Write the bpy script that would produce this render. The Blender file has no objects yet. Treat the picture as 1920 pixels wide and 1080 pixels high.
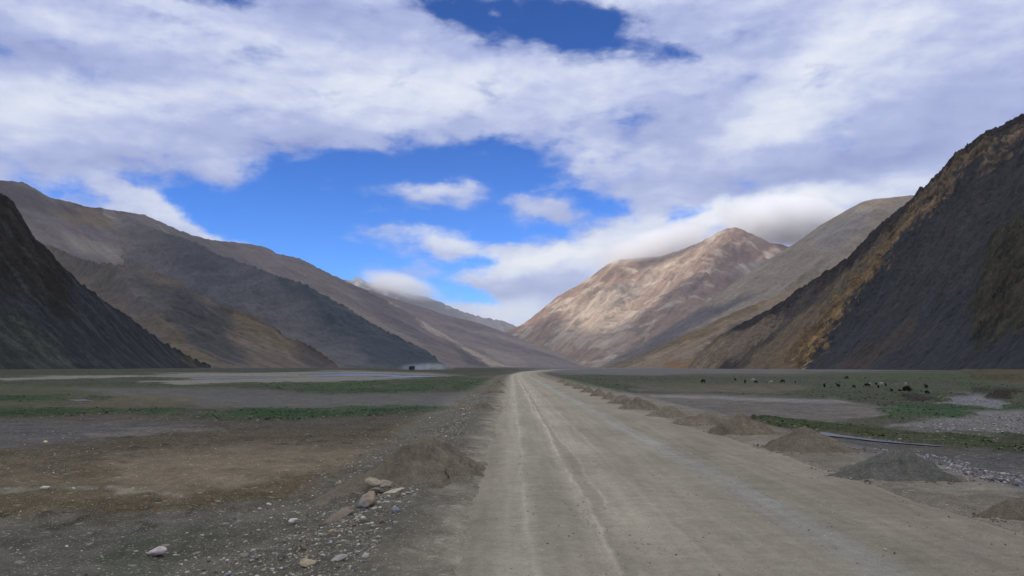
import bpy, math, random
import numpy as np
from mathutils import Vector

random.seed(7)
RNG = np.random.default_rng(7)
col = bpy.context.scene.collection
R = math.radians

# ------------------------------------------------------------------ camera
F = 1500.0            # focal length in photo pixels (photo 1920 wide)
CAMH = 3.0
HOR = 688.0
PITCH = math.atan((HOR - 540) / F)
scene = bpy.context.scene
cd = bpy.data.cameras.new('camera')
cam = bpy.data.objects.new('camera', cd)
col.objects.link(cam)
cam.location = (0, 0, CAMH)
cam.rotation_euler = (R(90) + PITCH, 0, 0)
cd.sensor_width = 36
cd.lens = 36 * F / 1920
cd.clip_start = 0.1
cd.clip_end = 200000
scene.camera = cam

# ------------------------------------------------------------------ light
SUN = Vector((-0.74, -0.28, 0.61)).normalized()      # direction towards the sun
SUN_EL = math.asin(SUN.z)
SUN_AZ = math.atan2(SUN.x, SUN.y)
SUN_STRENGTH = 3.6
SKY_STRENGTH = 0.10
EXPOSURE = 0.0
sl = bpy.data.lights.new('sun', 'SUN')
sl.energy = SUN_STRENGTH
sl.angle = R(0.6)
sl.color = (1.0, 0.93, 0.84)
so = bpy.data.objects.new('sun', sl)
col.objects.link(so)
so.rotation_euler = SUN.to_track_quat('Z', 'Y').to_euler()
vs = scene.view_settings
vs.view_transform = 'Standard'; vs.look = 'None'; vs.gamma = 1; vs.exposure = EXPOSURE
vs.use_curve_mapping = False
scene.render.engine = 'CYCLES'
scene.cycles.volume_bounces = 10
scene.cycles.max_bounces = 12
scene.cycles.transparent_max_bounces = 16
scene.cycles.use_denoising = True


# ------------------------------------------------------------------ projections
def ray(px, py):
    xc = (px - 960) / F; yc = -(py - 540) / F
    c, s = math.cos(PITCH), math.sin(PITCH)
    return Vector((xc, c - s * yc, s + c * yc))


def at_depth(px, py, Y):
    d = ray(px, py); t = Y / d.y
    return Vector((d.x * t, Y, CAMH + d.z * t))


def on_ground(px, py, z=0.0):
    d = ray(px, py); t = (z - CAMH) / d.z
    return Vector((d.x * t, d.y * t, z))


def proj(x, y, z):
    c, s = math.cos(PITCH), math.sin(PITCH)
    zz = z - CAMH
    dep = y * c + zz * s
    up = -y * s + zz * c
    dep = np.where(dep < 0.5, np.nan, dep)
    return np.nan_to_num(960 + F * x / dep, nan=-9999.0), np.nan_to_num(540 - F * up / dep, nan=9999.0)


# ------------------------------------------------------------------ numpy noise
_perm = RNG.permutation(1024)
_perm = np.concatenate([_perm, _perm, _perm])
_gr = RNG.normal(size=(1024, 2)); _gr /= np.linalg.norm(_gr, axis=1)[:, None]


def perlin(x, y, seed=0):
    xi = np.floor(x).astype(np.int64); yi = np.floor(y).astype(np.int64)
    xf = x - xi; yf = y - yi
    u = xf * xf * xf * (xf * (xf * 6 - 15) + 10); v = yf * yf * yf * (yf * (yf * 6 - 15) + 10)

    def g(ix, iy, dx, dy):
        h = _perm[(_perm[(ix + seed * 37) & 1023] + iy) & 1023]
        gg = _gr[h]
        return gg[..., 0] * dx + gg[..., 1] * dy
    a = g(xi, yi, xf, yf); b = g(xi + 1, yi, xf - 1, yf)
    c = g(xi, yi + 1, xf, yf - 1); d = g(xi + 1, yi + 1, xf - 1, yf - 1)
    return (a + (b - a) * u + ((c + (d - c) * u) - (a + (b - a) * u)) * v) * 1.5


def fbm(x, y, o=5, seed=0, gain=0.5):
    s = 0; a = 1.0; t = 0
    for i in range(o):
        s = s + a * perlin(x, y, seed + i); t += a
        x = x * 2.03 + 11.3; y = y * 2.03 - 7.1; a *= gain
    return s / t * 1.6


def ridged(x, y, o=5, seed=0, gain=0.5):
    s = 0; a = 1.0; t = 0
    for i in range(o):
        s = s + a * (1 - 2.2 * np.abs(perlin(x, y, seed + i))); t += a
        x = x * 2.03 + 5.3; y = y * 2.03 - 3.1; a *= gain
    return s / t


def sstep(a, b, x):
    t = np.clip((x - a) / (b - a), 0, 1)
    return t * t * (3 - 2 * t)


def poly_sd(px, py, pts):
    """signed distance to polygon (positive inside), pixels of the photo"""
    pts = np.array(pts, float); n = len(pts)
    d = np.full(px.shape, 1e18); inside = np.zeros(px.shape, bool)
    for i in range(n):
        x0, y0 = pts[i]; x1, y1 = pts[(i + 1) % n]
        ex, ey = x1 - x0, y1 - y0
        L = ex * ex + ey * ey + 1e-9
        t = np.clip(((px - x0) * ex + (py - y0) * ey) / L, 0, 1)
        dd = (px - x0 - t * ex) ** 2 + (py - y0 - t * ey) ** 2
        d = np.minimum(d, dd)
        cond = ((y0 > py) != (y1 > py)) & (px < (x1 - x0) * (py - y0) / (y1 - y0 + 1e-12) + x0)
        inside ^= cond
    d = np.sqrt(d)
    return np.where(inside, d, -d)


def line_d(px, py, pts):
    pts = np.array(pts, float)
    d = np.full(px.shape, 1e18)
    for i in range(len(pts) - 1):
        x0, y0 = pts[i]; x1, y1 = pts[i + 1]
        ex, ey = x1 - x0, y1 - y0
        L = ex * ex + ey * ey + 1e-9
        t = np.clip(((px - x0) * ex + (py - y0) * ey) / L, 0, 1)
        d = np.minimum(d, (px - x0 - t * ex) ** 2 + (py - y0 - t * ey) ** 2)
    return np.sqrt(d)


def lin(c):
    c = np.array(c, float) / 255
    return np.where(c <= 0.04045, c / 12.92, ((c + 0.055) / 1.055) ** 2.4)


SHADE_L = np.array([0.54, 0.56, 0.65])       # what a white surface gets from this sky, used to turn measured tones into albedo


def alb(r, g, b):
    return np.clip(lin((r, g, b)) / SHADE_L, 0.004, 0.85)


# ------------------------------------------------------------------ object helpers
def tag(o, label=None, cat=None, group=None, kind=None):
    if label: o['label'] = label
    if cat: o['category'] = cat
    if group: o['group'] = group
    if kind: o['kind'] = kind
    return o


def mesh_np(name, verts, faces, mat, colors=None, smooth=True, parent=None, extra=None):
    me = bpy.data.meshes.new(name)
    verts = np.asarray(verts, np.float32); faces = np.asarray(faces, np.int32)
    nf, k = faces.shape
    me.vertices.add(len(verts)); me.vertices.foreach_set('co', verts.ravel())
    me.loops.add(nf * k); me.loops.foreach_set('vertex_index', faces.ravel())
    me.polygons.add(nf)
    me.polygons.foreach_set('loop_start', np.arange(0, nf * k, k, dtype=np.int32))
    me.polygons.foreach_set('loop_total', np.full(nf, k, np.int32))
    me.polygons.foreach_set('use_smooth', np.full(nf, smooth, bool))
    me.update(calc_edges=True)
    me.validate()
    if colors is not None:
        ca = me.color_attributes.new('tint', 'FLOAT_COLOR', 'POINT')
        buf = np.ones((len(verts), 4), np.float32); buf[:, :3] = colors
        ca.data.foreach_set('color', buf.ravel())
    for k2, v in (extra or {}).items():
        at = me.attributes.new(k2, 'FLOAT', 'POINT'); at.data.foreach_set('value', np.asarray(v, np.float32))
    me.materials.append(mat)
    o = bpy.data.objects.new(name, me)
    col.objects.link(o)
    if parent: o.parent = parent
    return o


def grid_faces(nu, nv, wrap=False):
    i = np.arange(nu - (0 if wrap else 1)); j = np.arange(nv - 1)
    I, J = np.meshgrid(i, j, indexing='ij')
    a = I * nv + J; b = ((I + 1) % nu) * nv + J
    return np.stack([a, b, b + 1, a + 1], -1).reshape(-1, 4)


# ------------------------------------------------------------------ node helpers
class NT:
    def __init__(s, tree): s.t = tree; s.n = tree.nodes; s.l = tree.links

    def new(s, typ, **kw):
        n = s.n.new(typ)
        for k, v in kw.items(): setattr(n, k, v)
        return n

    def put(s, sock, v):
        if isinstance(v, bpy.types.NodeSocket): s.l.new(v, sock)
        elif v is not None: sock.default_value = v

    def m(s, op, a, b=None, c=None, clamp=False):
        n = s.new('ShaderNodeMath', operation=op, use_clamp=clamp)
        s.put(n.inputs[0], a); s.put(n.inputs[1], b)
        if c is not None: s.put(n.inputs[2], c)
        return n.outputs[0]

    def mapr(s, v, a, b, c=0.0, d=1.0, smooth=False):
        n = s.new('ShaderNodeMapRange', interpolation_type='SMOOTHSTEP' if smooth else 'LINEAR')
        s.put(n.inputs[0], v)
        for i, q in zip((1, 2, 3, 4), (a, b, c, d)): n.inputs[i].default_value = q
        return n.outputs[0]

    def mix(s, f, a, b, blend='MIX'):
        n = s.new('ShaderNodeMix', data_type='RGBA', blend_type=blend)
        s.put(n.inputs[0], f); s.put(n.inputs[6], a); s.put(n.inputs[7], b)
        return n.outputs[2]

    def noise(s, vec, scale, detail=5, rough=0.55, dist=0.0, out=0):
        n = s.new('ShaderNodeTexNoise')
        s.put(n.inputs['Vector'], vec); n.inputs['Scale'].default_value = scale
        n.inputs['Detail'].default_value = detail; n.inputs['Roughness'].default_value = rough
        n.inputs['Distortion'].default_value = dist
        return n.outputs[out]

    def voro(s, vec, scale, out='Distance', feature='F1', rand=1.0):
        n = s.new('ShaderNodeTexVoronoi', feature=feature)
        s.put(n.inputs['Vector'], vec); n.inputs['Scale'].default_value = scale
        n.inputs['Randomness'].default_value = rand
        return n.outputs[out]

    def mapping(s, vec, loc=(0, 0, 0), rot=(0, 0, 0), scale=(1, 1, 1), typ='POINT'):
        n = s.new('ShaderNodeMapping', vector_type=typ)
        s.put(n.inputs[0], vec)
        if typ != 'NORMAL': n.inputs[1].default_value = loc
        n.inputs[2].default_value = rot; n.inputs[3].default_value = scale
        return n.outputs[0]


def c4(c): return (float(c[0]), float(c[1]), float(c[2]), 1.0)


def new_mat(name):
    m = bpy.data.materials.new(name); m.use_nodes = True
    t = NT(m.node_tree)
    b = t.n['Principled BSDF']
    b.inputs['Roughness'].default_value = 0.95
    b.inputs['Specular IOR Level'].default_value = 0.06
    return m, t, b


def tinted_mat(name, scales, strength=0.5, bump=0.3, bump_dist=0.05, aniso=None, rough=0.95, speck=None, detail=6):
    """base colour = vertex tint x multi-scale noise; aniso = (angle, stretch) elongates the grain down the slope"""
    m, t, b = new_mat(name)
    vc = t.new('ShaderNodeVertexColor', layer_name='tint')
    pos = t.new('ShaderNodeNewGeometry').outputs['Position']
    if aniso:
        vec = t.mapping(pos, rot=(0, 0, aniso[0]), scale=(1.0 / aniso[1], 1, 1.0 / aniso[2]))
    else:
        vec = pos
    acc = None; hacc = None
    for i, (sc, w) in enumerate(scales):
        v = vec if i % 2 == 0 or not aniso else pos
        n = t.noise(v, sc, detail, 0.6)
        q = t.m('MULTIPLY', t.m('SUBTRACT', n, 0.5), w)
        acc = q if acc is None else t.m('ADD', acc, q)
    f = t.m('ADD', t.m('MULTIPLY', acc, strength), 1.0)
    f = t.m('MAXIMUM', f, 0.15)
    vm = t.new('ShaderNodeVectorMath', operation='SCALE')
    t.l.new(vc.outputs[0], vm.inputs[0]); t.put(vm.inputs['Scale'], f)
    colr = vm.outputs[0]
    if speck:
        for (sc, amt, lo, hi, tone) in speck:
            cell = t.voro(pos, sc, 'Color')
            sep = t.new('ShaderNodeSeparateColor'); t.l.new(cell, sep.inputs[0])
            d = t.voro(pos, sc, 'Distance')
            near = t.mapr(d, 0.25, 0.42, 1, 0)
            pick = t.mapr(sep.outputs[0], lo, hi, 0, 1)
            k = t.m('MULTIPLY', t.m('MULTIPLY', near, pick), amt)
            colr = t.mix(k, colr, tone)
    t.l.new(colr, b.inputs['Base Color'])
    b.inputs['Roughness'].default_value = rough
    bp = t.new('ShaderNodeBump'); bp.inputs['Strength'].default_value = bump; bp.inputs['Distance'].default_value = bump_dist
    t.put(bp.inputs['Height'], acc)
    t.l.new(bp.outputs[0], b.inputs['Normal'])
    return m


# ------------------------------------------------------------------ the world: sky with its cloud cover
world = bpy.data.worlds.new('World'); scene.world = world; world.use_nodes = True
wt = NT(world.node_tree); wt.n.clear()
out = wt.new('ShaderNodeOutputWorld')
sky = wt.new('ShaderNodeTexSky', sky_type='NISHITA')
sky.sun_disc = False; sky.sun_elevation = SUN_EL; sky.sun_rotation = SUN_AZ % (2 * math.pi)
sky.altitude = 4300; sky.air_density = 1.0; sky.dust_density = 0.3; sky.ozone_density = 1.0
skyc = wt.new('ShaderNodeVectorMath', operation='SCALE'); wt.l.new(sky.outputs[0], skyc.inputs[0]); skyc.inputs['Scale'].default_value = SKY_STRENGTH
skg = wt.new('ShaderNodeGamma'); wt.l.new(skyc.outputs[0], skg.inputs[0]); skg.inputs[1].default_value = 1.55
skt = wt.new('ShaderNodeVectorMath', operation='MULTIPLY'); wt.l.new(skg.outputs[0], skt.inputs[0]); skt.inputs[1].default_value = (0.22, 1.9, 3.3)
gen = wt.new('ShaderNodeTexCoord').outputs['Generated']
sp = wt.new('ShaderNodeSeparateXYZ'); wt.l.new(gen, sp.inputs[0])
az = wt.m('ARCTAN2', sp.outputs[0], sp.outputs[1])
el = wt.m('ARCSINE', sp.outputs[2])
# cloud sheet seen in perspective: direction / height
hz = wt.m('ADD', wt.m('MAXIMUM', sp.outputs[2], 0.0), 0.16)
pl = wt.new('ShaderNodeCombineXYZ')
wt.l.new(wt.m('DIVIDE', sp.outputs[0], hz), pl.inputs[0]); wt.l.new(wt.m('DIVIDE', sp.outputs[1], hz), pl.inputs[1])
plane = pl.outputs[0]
ae = wt.new('ShaderNodeCombineXYZ'); wt.l.new(az, ae.inputs[0]); wt.l.new(el, ae.inputs[1])
# turbulent edges
wn = wt.noise(ae.outputs[0], 9.0, 6, 0.6, 0, out=1)
wv = wt.new('ShaderNodeVectorMath', operation='SUBTRACT'); wt.l.new(wn, wv.inputs[0]); wv.inputs[1].default_value = (0.5, 0.5, 0.5)
wv2 = wt.new('ShaderNodeVectorMath', operation='MULTIPLY'); wt.l.new(wv.outputs[0], wv2.inputs[0]); wv2.inputs[1].default_value = (0.13, 0.05, 0)
wv3 = wt.new('ShaderNodeVectorMath', operation='ADD'); wt.l.new(ae.outputs[0], wv3.inputs[0]); wt.l.new(wv2.outputs[0], wv3.inputs[1])
AE = wv3.outputs[0]


def angs(px, py):
    d = ray(px, py).normalized()
    return math.atan2(d.x, d.y), math.asin(d.z)


def blobs(lst, src=None):
    """sum of soft ellipses on the sky sphere (direction angles); entries (px, py, rx, ry, rot deg, weight)"""
    acc = None
    for (px, py, rx, ry, rot, w) in lst:
        a, e = angs(px, py)
        mp = wt.mapping(src or AE, loc=(a, e, 0), rot=(0, 0, R(-rot)), scale=(rx / F, ry / F, 1), typ='TEXTURE')
        g = wt.new('ShaderNodeTexGradient', gradient_type='QUADRATIC_SPHERE'); wt.l.new(mp, g.inputs[0])
        v = wt.m('MULTIPLY', wt.m('POWER', g.outputs[1], 0.6), w)
        acc = v if acc is None else wt.m('ADD', acc, v)
    return acc


GAPS = [  # where the blue shows
    (330, 372, 230, 62, 12, 1.2), (560, 370, 300, 120, 3, 1.6), (760, 340, 300, 95, 0, 1.4), (680, 450, 290, 110, 5, 1.5),
    (950, 310, 190, 80, 0, 1.2), (930, 400, 240, 110, 0, 1.1), (1100, 372, 130, 60, 22, 1.0), (600, 500, 200, 90, 25, 1.0), (860, 425, 180, 60, 0, 1.0), (720, 500, 200, 50, 10, 1.0), (900, 500, 120, 40, -10, 0.6), (860, 555, 150, 26, 8, 0.8), (640, 300, 320, 40, 0, 0.5), (900, 285, 260, 40, 0, 0.5),
    (880, 560, 140, 28, 8, 1.0), (820, 520, 190, 50, 0, 0.5), (1050, 435, 130, 45, -20, 0.7),
    (990, 45, 230, 75, 5, 1.5), (1110, 60, 150, 75, 0, 1.4), (1255, 102, 80, 36, 10, 0.95), (850, 12, 170, 34, 12, 1.0),
    (430, -5, 120, 30, 0, 1.0), (5, 85, 60, 30, 0, 0.8), (1185, 208, 80, 24, 8, 0.45), (1290, 398, 70, 35, 0, 0.8),
    (130, 360, 120, 40, 15, 0.9), (1340, 392, 60, 24, 0, 0.5), (1060, 250, 80, 20, 0, 0.3),
]
PUFFS = [  # small clouds inside the blue
    (800, 362, 230, 40, 3, 1.5), (880, 352, 90, 22, 0, 0.7), (795, 450, 115, 58, 0, 1.9), (850, 470, 60, 26, 0, 0.7), (690, 440, 90, 36, 0, 0.7), (1000, 378, 120, 40, 5, 0.7),
    (300, 400, 220, 38, 22, 1.1), (215, 372, 110, 36, 20, 0.8), (440, 310, 110, 50, 10, 0.8), (430, 335, 70, 40, 20, 0.7), (1060, 400, 150, 22, 10, 0.7), (720, 395, 120, 18, 0, 0.5), (900, 470, 120, 24, 0, 0.5), (660, 455, 60, 22, 0, 0.4),
    (740, 514, 200, 26, 2, 0.9), (1030, 500, 210, 70, -12, 1.3), (930, 545, 280, 40, 3, 0.55), (960, 590, 150, 40, 0, 0.8),
    (1080, 25, 120, 20, -8, 0.35), (920, 32, 110, 20, 15, 0.5),
]
BRIGHT = [
    (1010, 490, 200, 40, -10, 0.9), (1060, 470, 120, 30, -20, 0.4), (1440, 385, 200, 34, -6, 1.7), (1330, 420, 120, 30, -25, 0.8), (1720, 325, 200, 50, -14, 0.6), (700, 165, 420, 65, -4, 0.6),
    (200, 195, 330, 75, 0, 0.65), (800, 445, 110, 50, 0, 0.35), (1480, 190, 330, 90, -32, 0.6), (1410, 260, 120, 40, 0, 0.3),
    (950, 580, 120, 40, 0, 0.5), (1700, 40, 300, 60, -10, 0.4), (1180, 440, 170, 60, -14, 0.5), (330, 395, 180, 50, 20, 0.3), (1180, 120, 160, 60, 0, 0.25),
    (120, 30, 260, 40, 0, 0.25), (560, 90, 200, 40, 0, 0.15),
]
DARK = [
    (560, 262, 620, 55, 2, 0.45), (230, 310, 260, 40, 3, 0.35), (120, 110, 360, 60, 4, 0.6), (1500, 345, 300, 45, -5, 0.5),
    (1780, 220, 260, 110, -10, 0.35), (1380, 50, 260, 60, 0, 0.35), (800, 475, 120, 25, 0, 0.25), (1000, 545, 240, 28, -3, 0.45),
    (780, 380, 220, 26, 0, 0.3), (1180, 230, 220, 60, 0, 0.35), (620, 20, 300, 60, 0, 0.35), (1330, 330, 160, 40, 0, 0.3),
]
n1 = wt.noise(plane, 1.5, 9, 0.6, 0.5)
n2 = wt.noise(wt.mapping(ae.outputs[0], scale=(1.0, 2.3, 1)), 11.0, 9, 0.58, 0.2)
nn = wt.m('ADD', wt.m('MULTIPLY', wt.m('SUBTRACT', n1, 0.5), 0.8), wt.m('MULTIPLY', wt.m('SUBTRACT', n2, 0.5), 2.7))
cov = wt.m('ADD', wt.m('MAXIMUM', wt.m('SUBTRACT', 1.45, wt.m('MULTIPLY', blobs(GAPS), 1.38)), -0.42), wt.m('MULTIPLY', blobs(PUFFS), 1.1))
cov = wt.m('ADD', cov, nn)
cov = wt.m('ADD', cov, wt.m('MULTIPLY', wt.m('SUBTRACT', wt.noise(wt.mapping(ae.outputs[0], loc=(1, 5, 0), rot=(0, 0, 0.15), scale=(1.0, 2.2, 1)), 24.0, 8, 0.62, 0.5), 0.5), 1.5))
dens = wt.mapr(cov, -0.05, 1.35, 0, 1, smooth=True)
# light on the cloud tops: the same turbulence looked up a little higher and towards the sun
n2b = wt.noise(wt.mapping(ae.outputs[0], loc=(0.006, -0.022, 0), scale=(1.0, 2.3, 1)), 11.0, 9, 0.58, 0.2)
emb = wt.m('SUBTRACT', n2, n2b)
n6 = wt.noise(wt.mapping(ae.outputs[0], loc=(1, 5, 0), rot=(0, 0, 0.15), scale=(1.0, 2.6, 1)), 26.0, 7, 0.6, 0.4)
n3 = wt.noise(wt.mapping(ae.outputs[0], loc=(3, 1, 0), scale=(1.0, 1.9, 1)), 6.0, 7, 0.5, 0.1)
n4 = wt.noise(plane, 0.8, 6, 0.55, 0.3)
br = wt.m('ADD', wt.m('MULTIPLY', wt.m('SUBTRACT', blobs(BRIGHT), blobs(DARK)), 1.25), wt.m('MULTIPLY', wt.m('SUBTRACT', n3, 0.5), 1.5))
br = wt.m('ADD', br, wt.m('MULTIPLY', wt.m('SUBTRACT', n4, 0.5), 0.9))
br = wt.m('ADD', br, wt.m('MULTIPLY', emb, 1.0))
br = wt.m('ADD', br, wt.m('MULTIPLY', wt.m('SUBTRACT', n6, 0.5), 0.5))
brf = wt.mapr(br, -0.95, 1.0, 0, 1)
ramp = wt.new('ShaderNodeValToRGB'); wt.l.new(brf, ramp.inputs[0])
cr = ramp.color_ramp
cr.elements[0].position = 0.0; cr.elements[0].color = c4(lin((142, 153, 205)))
cr.elements[1].position = 1.0; cr.elements[1].color = c4(lin((248, 250, 255)))
e_ = cr.elements.new(0.42); e_.color = c4(lin((182, 192, 232)))
e_ = cr.elements.new(0.68); e_.color = c4(lin((221, 228, 248)))
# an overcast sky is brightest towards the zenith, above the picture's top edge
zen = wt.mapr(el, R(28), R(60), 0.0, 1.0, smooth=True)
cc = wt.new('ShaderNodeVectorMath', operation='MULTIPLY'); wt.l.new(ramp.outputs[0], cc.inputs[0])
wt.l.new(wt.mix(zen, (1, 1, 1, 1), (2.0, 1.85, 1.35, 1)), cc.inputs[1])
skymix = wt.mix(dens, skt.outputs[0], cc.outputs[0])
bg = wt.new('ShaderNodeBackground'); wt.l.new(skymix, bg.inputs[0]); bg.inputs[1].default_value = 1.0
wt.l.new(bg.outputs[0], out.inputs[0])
world.cycles.sampling_method = 'MANUAL'; world.cycles.sample_map_resolution = 512


# ------------------------------------------------------------------ mountains
def interp_list(pts, n):
    pts = np.array(pts, float)
    mx = (pts[1:, 0] + pts[:-1, 0]) / 2
    s = np.concatenate([[0], np.cumsum((np.hypot(np.diff(pts[:, 0]), np.diff(pts[:, 1])) + 1e-6) * np.where((mx < -150) | (mx > 2080), 0.13, 1.0))])
    t = np.linspace(0, s[-1], n)
    return np.stack([np.interp(t, s, pts[:, k]) for k in range(pts.shape[1])], -1), t / s[-1], s / s[-1]


def mountain(name, crest, foots, nu=360, nv=200, p=1.25, fall=0.0, gul=(150, 0.05), rock=(30, 0.012), seed=1,
             paint=None, relief=None, mat=None, back=1.0, jag=0.0, label=None):
    """crest: (px, py, depth) silhouette of the range; foots: (index into crest, px, depth) where the slope meets the valley floor.
    Both are turned into world points; the slope is lofted between them and eroded by world-space noise."""
    cr_, tt, ss = interp_list(crest, nu)
    C = np.array([at_depth(*c) for c in cr_])
    fi = [ss[f[0]] for f in foots]
    fpx = np.interp(tt, fi, [f[1] for f in foots]); fd = np.interp(tt, fi, [f[2] for f in foots])
    Fo = np.stack([(fpx - 960) / F * fd, fd, np.full(nu, -4.0)], -1)
    V = np.concatenate([-(np.linspace(1, 0, nv // 5 + 1)[:-1]) ** 1.4, np.linspace(0, 1, nv) ** 1.15])
    v = V[None, :]
    hgt = C[:, 2:3] + 4
    dirx = C[:, 0:1] - Fo[:, 0:1]; diry = C[:, 1:2] - Fo[:, 1:2]
    vp = np.clip(v, 0, 1); vn = np.clip(-v, 0, 1)
    X = C[:, 0:1] - dirx * vp + dirx * vn * back
    Y = C[:, 1:2] - diry * vp + np.abs(diry) * vn * back + hgt * 0.6 * vn
    prof = np.where(v >= 0, (1 - vp) ** p, 1 - vn ** 0.9)
    Z = -4 + hgt * prof
    ca, sa = math.cos(fall), math.sin(fall)
    along = X * ca + Y * sa; perp = -X * sa + Y * ca
    env = np.clip(hgt * prof, 0, None)
    mid = np.clip(4 * np.clip(vp, 0, 1) * (1 - vp), 0, 1) ** 0.7 + vn
    L, A = gul
    g1 = ridged(perp / L + 0.25 * fbm(X / L, Y / L, 3, seed + 9), along / (L * 3.2), 5, seed, 0.52)
    hm = float(hgt.max())
    sc = np.clip(env / hm, 0, 1) ** 0.6
    Z = Z + (g1 - 0.35) * A * hm * mid * sc
    L2, A2 = rock
    r1 = fbm(X / L2 + Z / L2 * .5, Y / L2, 5, seed + 20, 0.6)
    Z = Z + r1 * A2 * 1.5 * hm * sc * (0.3 + 0.7 * mid)
    r2 = ridged(perp / (L2 * .55) + .3 * r1, along / (L2 * 2.2), 4, seed + 26, 0.55)
    Z = Z + (r2 - .3) * A2 * 0.9 * hm * sc * mid
    if jag:
        near = np.exp(-(v / 0.03) ** 2)
        Z = Z + near * jag * ridged(X / (L2 * 0.6), Y / (L2 * 0.6) + Z / L2, 5, seed + 31, 0.6) * hm
    px, py = proj(X, Y, Z)
    if relief is not None:
        dz = relief(px, py, X, Y, Z)
        Z = Z + dz; X = X + 0.0 * dz
    colr = paint(px, py, X, Y, Z, g1, r1, along, perp)
    verts = np.stack([X, Y, Z], -1).reshape(-1, 3)
    o = mesh_np(name, verts, grid_faces(nu, len(V)), mat, colors=colr.reshape(-1, 3))
    tag(o, kind='structure')
    return o, X, Y, Z, px, py


def blend(base, layers, px, py, X, Y, wl, wa, seed=50):
    """base colour plus rock, scree and painted-shade zones: (polygon, soft px, colour, strength)"""
    wx = fbm(X / wl, Y / wl, 5, seed, 0.6) * wa * 1.7; wy = fbm(X / wl + 9, Y / wl + 4, 5, seed + 5, 0.6) * wa * 1.7
    shp = px.shape
    c = np.broadcast_to(np.array(base, float), shp + (3,)).copy()
    for poly, soft, colr, st in layers:
        sd = poly_sd(px + wx, py + wy, poly)
        k = sstep(-soft, soft, sd) * st
        c = c * (1 - k[..., None]) + np.array(colr) * k[..., None]
    return c


def streaks(c, along, perp, L, amt, seed=70, hi=None):
    s = fbm(perp / L, along / (L * 14), 5, seed, 0.6)
    c = c * (1 + amt * s)[..., None]
    if hi is not None:
        k = sstep(0.25, 0.75, fbm(perp / (L * 1.7), along / (L * 20), 4, seed + 8))[..., None] * hi[1]
        c = c * (1 - k) + np.array(hi[0]) * k
    return np.clip(c, 0.004, 0.8)


M_near = tinted_mat('scree_near', [(0.05, 0.9), (0.16, 1.0), (0.5, 0.9)], strength=1.4, bump=1.0, bump_dist=2.6, aniso=(0.15, 3.2, 2.5))
M_mid = tinted_mat('scree_mid', [(0.02, 0.8), (0.07, 0.8), (0.3, 0.5)], strength=1.1, bump=1.0, bump_dist=8, aniso=(0.2, 3.5, 2.5))
M_far = tinted_mat('scree_far', [(0.006, 0.9), (0.02, 0.9), (0.08, 0.6)], strength=0.7, bump=0.7, bump_dist=14, aniso=(0.4, 5, 4))

# nearest left slope
crA = [(-4500, 680, 260), (-3000, 400, 340), (-900, -120, 620), (-400, 120, 900), (-120, 300, 1090), (0, 367, 1150), (25, 385, 1165), (50, 432, 1190), (75, 462, 1205), (110, 495, 1230), (150, 535, 1260), (200, 570, 1300),
       (250, 605, 1350), (300, 640, 1400), (350, 668, 1450), (395, 690, 1500)]


def paintA(px, py, X, Y, Z, g, r, al, pe):
    c = blend(alb(36, 39, 44), [
        ([(-900, -400), (60, 380), (130, 520), (130, 560), (30, 530), (-200, 420), (-900, 300)], 14, alb(35, 31, 30), 1),
        ([(-20, 480), (60, 500), (130, 560), (150, 620), (60, 560), (-20, 530)], 10, alb(32, 29, 27), .8),
        ([(-300, 560), (30, 570), (110, 640), (150, 692), (-300, 700)], 12, alb(50, 52, 50), .8),
        ([(265, 600), (300, 605), (400, 690), (380, 690)], 5, alb(64, 57, 44), .8),
    ], px, py, X, Y, 60, 14)
    crag = sstep(-0.1, 0.5, r)[..., None]
    c = c * (0.7 + 0.5 * crag)
    return streaks(c, al, pe, 7, 0.22, 71, (alb(60, 62, 68), 0.45))


def relA(px, py, X, Y, Z):
    k = sstep(-10, 25, poly_sd(px, py, [(-900, -300), (20, 370), (135, 500), (140, 570), (30, 540), (-400, 470), (-900, 400)]))
    k2 = sstep(-10, 25, poly_sd(px, py, [(-300, 540), (20, 560), (120, 640), (150, 690), (-300, 700)])) * 0.6
    return (k + k2) * (ridged(X / 26, Y / 26 + Z / 30, 6, 91, 0.6) * 11 - 3) * sstep(0, 20, Z)


A_ = mountain('mountain_slope', crA, [(0, -4300, 262), (1, -2100, 300), (2, -560, 300), (3, -120, 520), (5, 250, 1000), (15, 405, 1480)], nu=620, nv=300, fall=R(-20), gul=(45, 0.05),
              rock=(22, 0.02), seed=3, paint=paintA, relief=relA, mat=M_near, jag=0.02)

# brown spur behind it
crB3 = [(-200, 380, 3900), (93, 464, 3000), (148, 487, 2700), (189, 498, 2500), (205, 496, 2450), (222, 500, 2430), (259, 505, 2400), (296, 516, 2370), (333, 531, 2330),
        (370, 557, 2300), (407, 575, 2260), (444, 587, 2220), (480, 599, 2190), (508, 614, 2170), (535, 635, 2150), (563, 642, 2130), (599, 664, 2110), (633, 690, 2100)]


def paintB3(px, py, X, Y, Z, g, r, al, pe):
    c = blend(alb(80, 73, 70), [
        ([(250, 510), (330, 530), (420, 590), (440, 640), (470, 690), (400, 690), (330, 620), (260, 560)], 14, alb(50, 50, 56), .9),
        ([(400, 570), (480, 600), (600, 665), (560, 670), (460, 620)], 6, alb(86, 76, 64), .7),
        ([(420, 620), (500, 630), (520, 660), (440, 655)], 8, alb(98, 88, 80), .5),
        ([(540, 650), (570, 645), (640, 692), (590, 692)], 5, alb(60, 55, 60), .8),
        ([(280, 595), (300, 595), (420, 692), (380, 692)], 4, alb(80, 72, 56), .5),
        ([(100, 460), (260, 505), (330, 600), (250, 590)], 20, alb(74, 72, 74), .7),
    ], px, py, X, Y, 120, 12)
    return streaks(c, al, pe, 20, 0.28, 72, (alb(98, 90, 84), 0.35))


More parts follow.
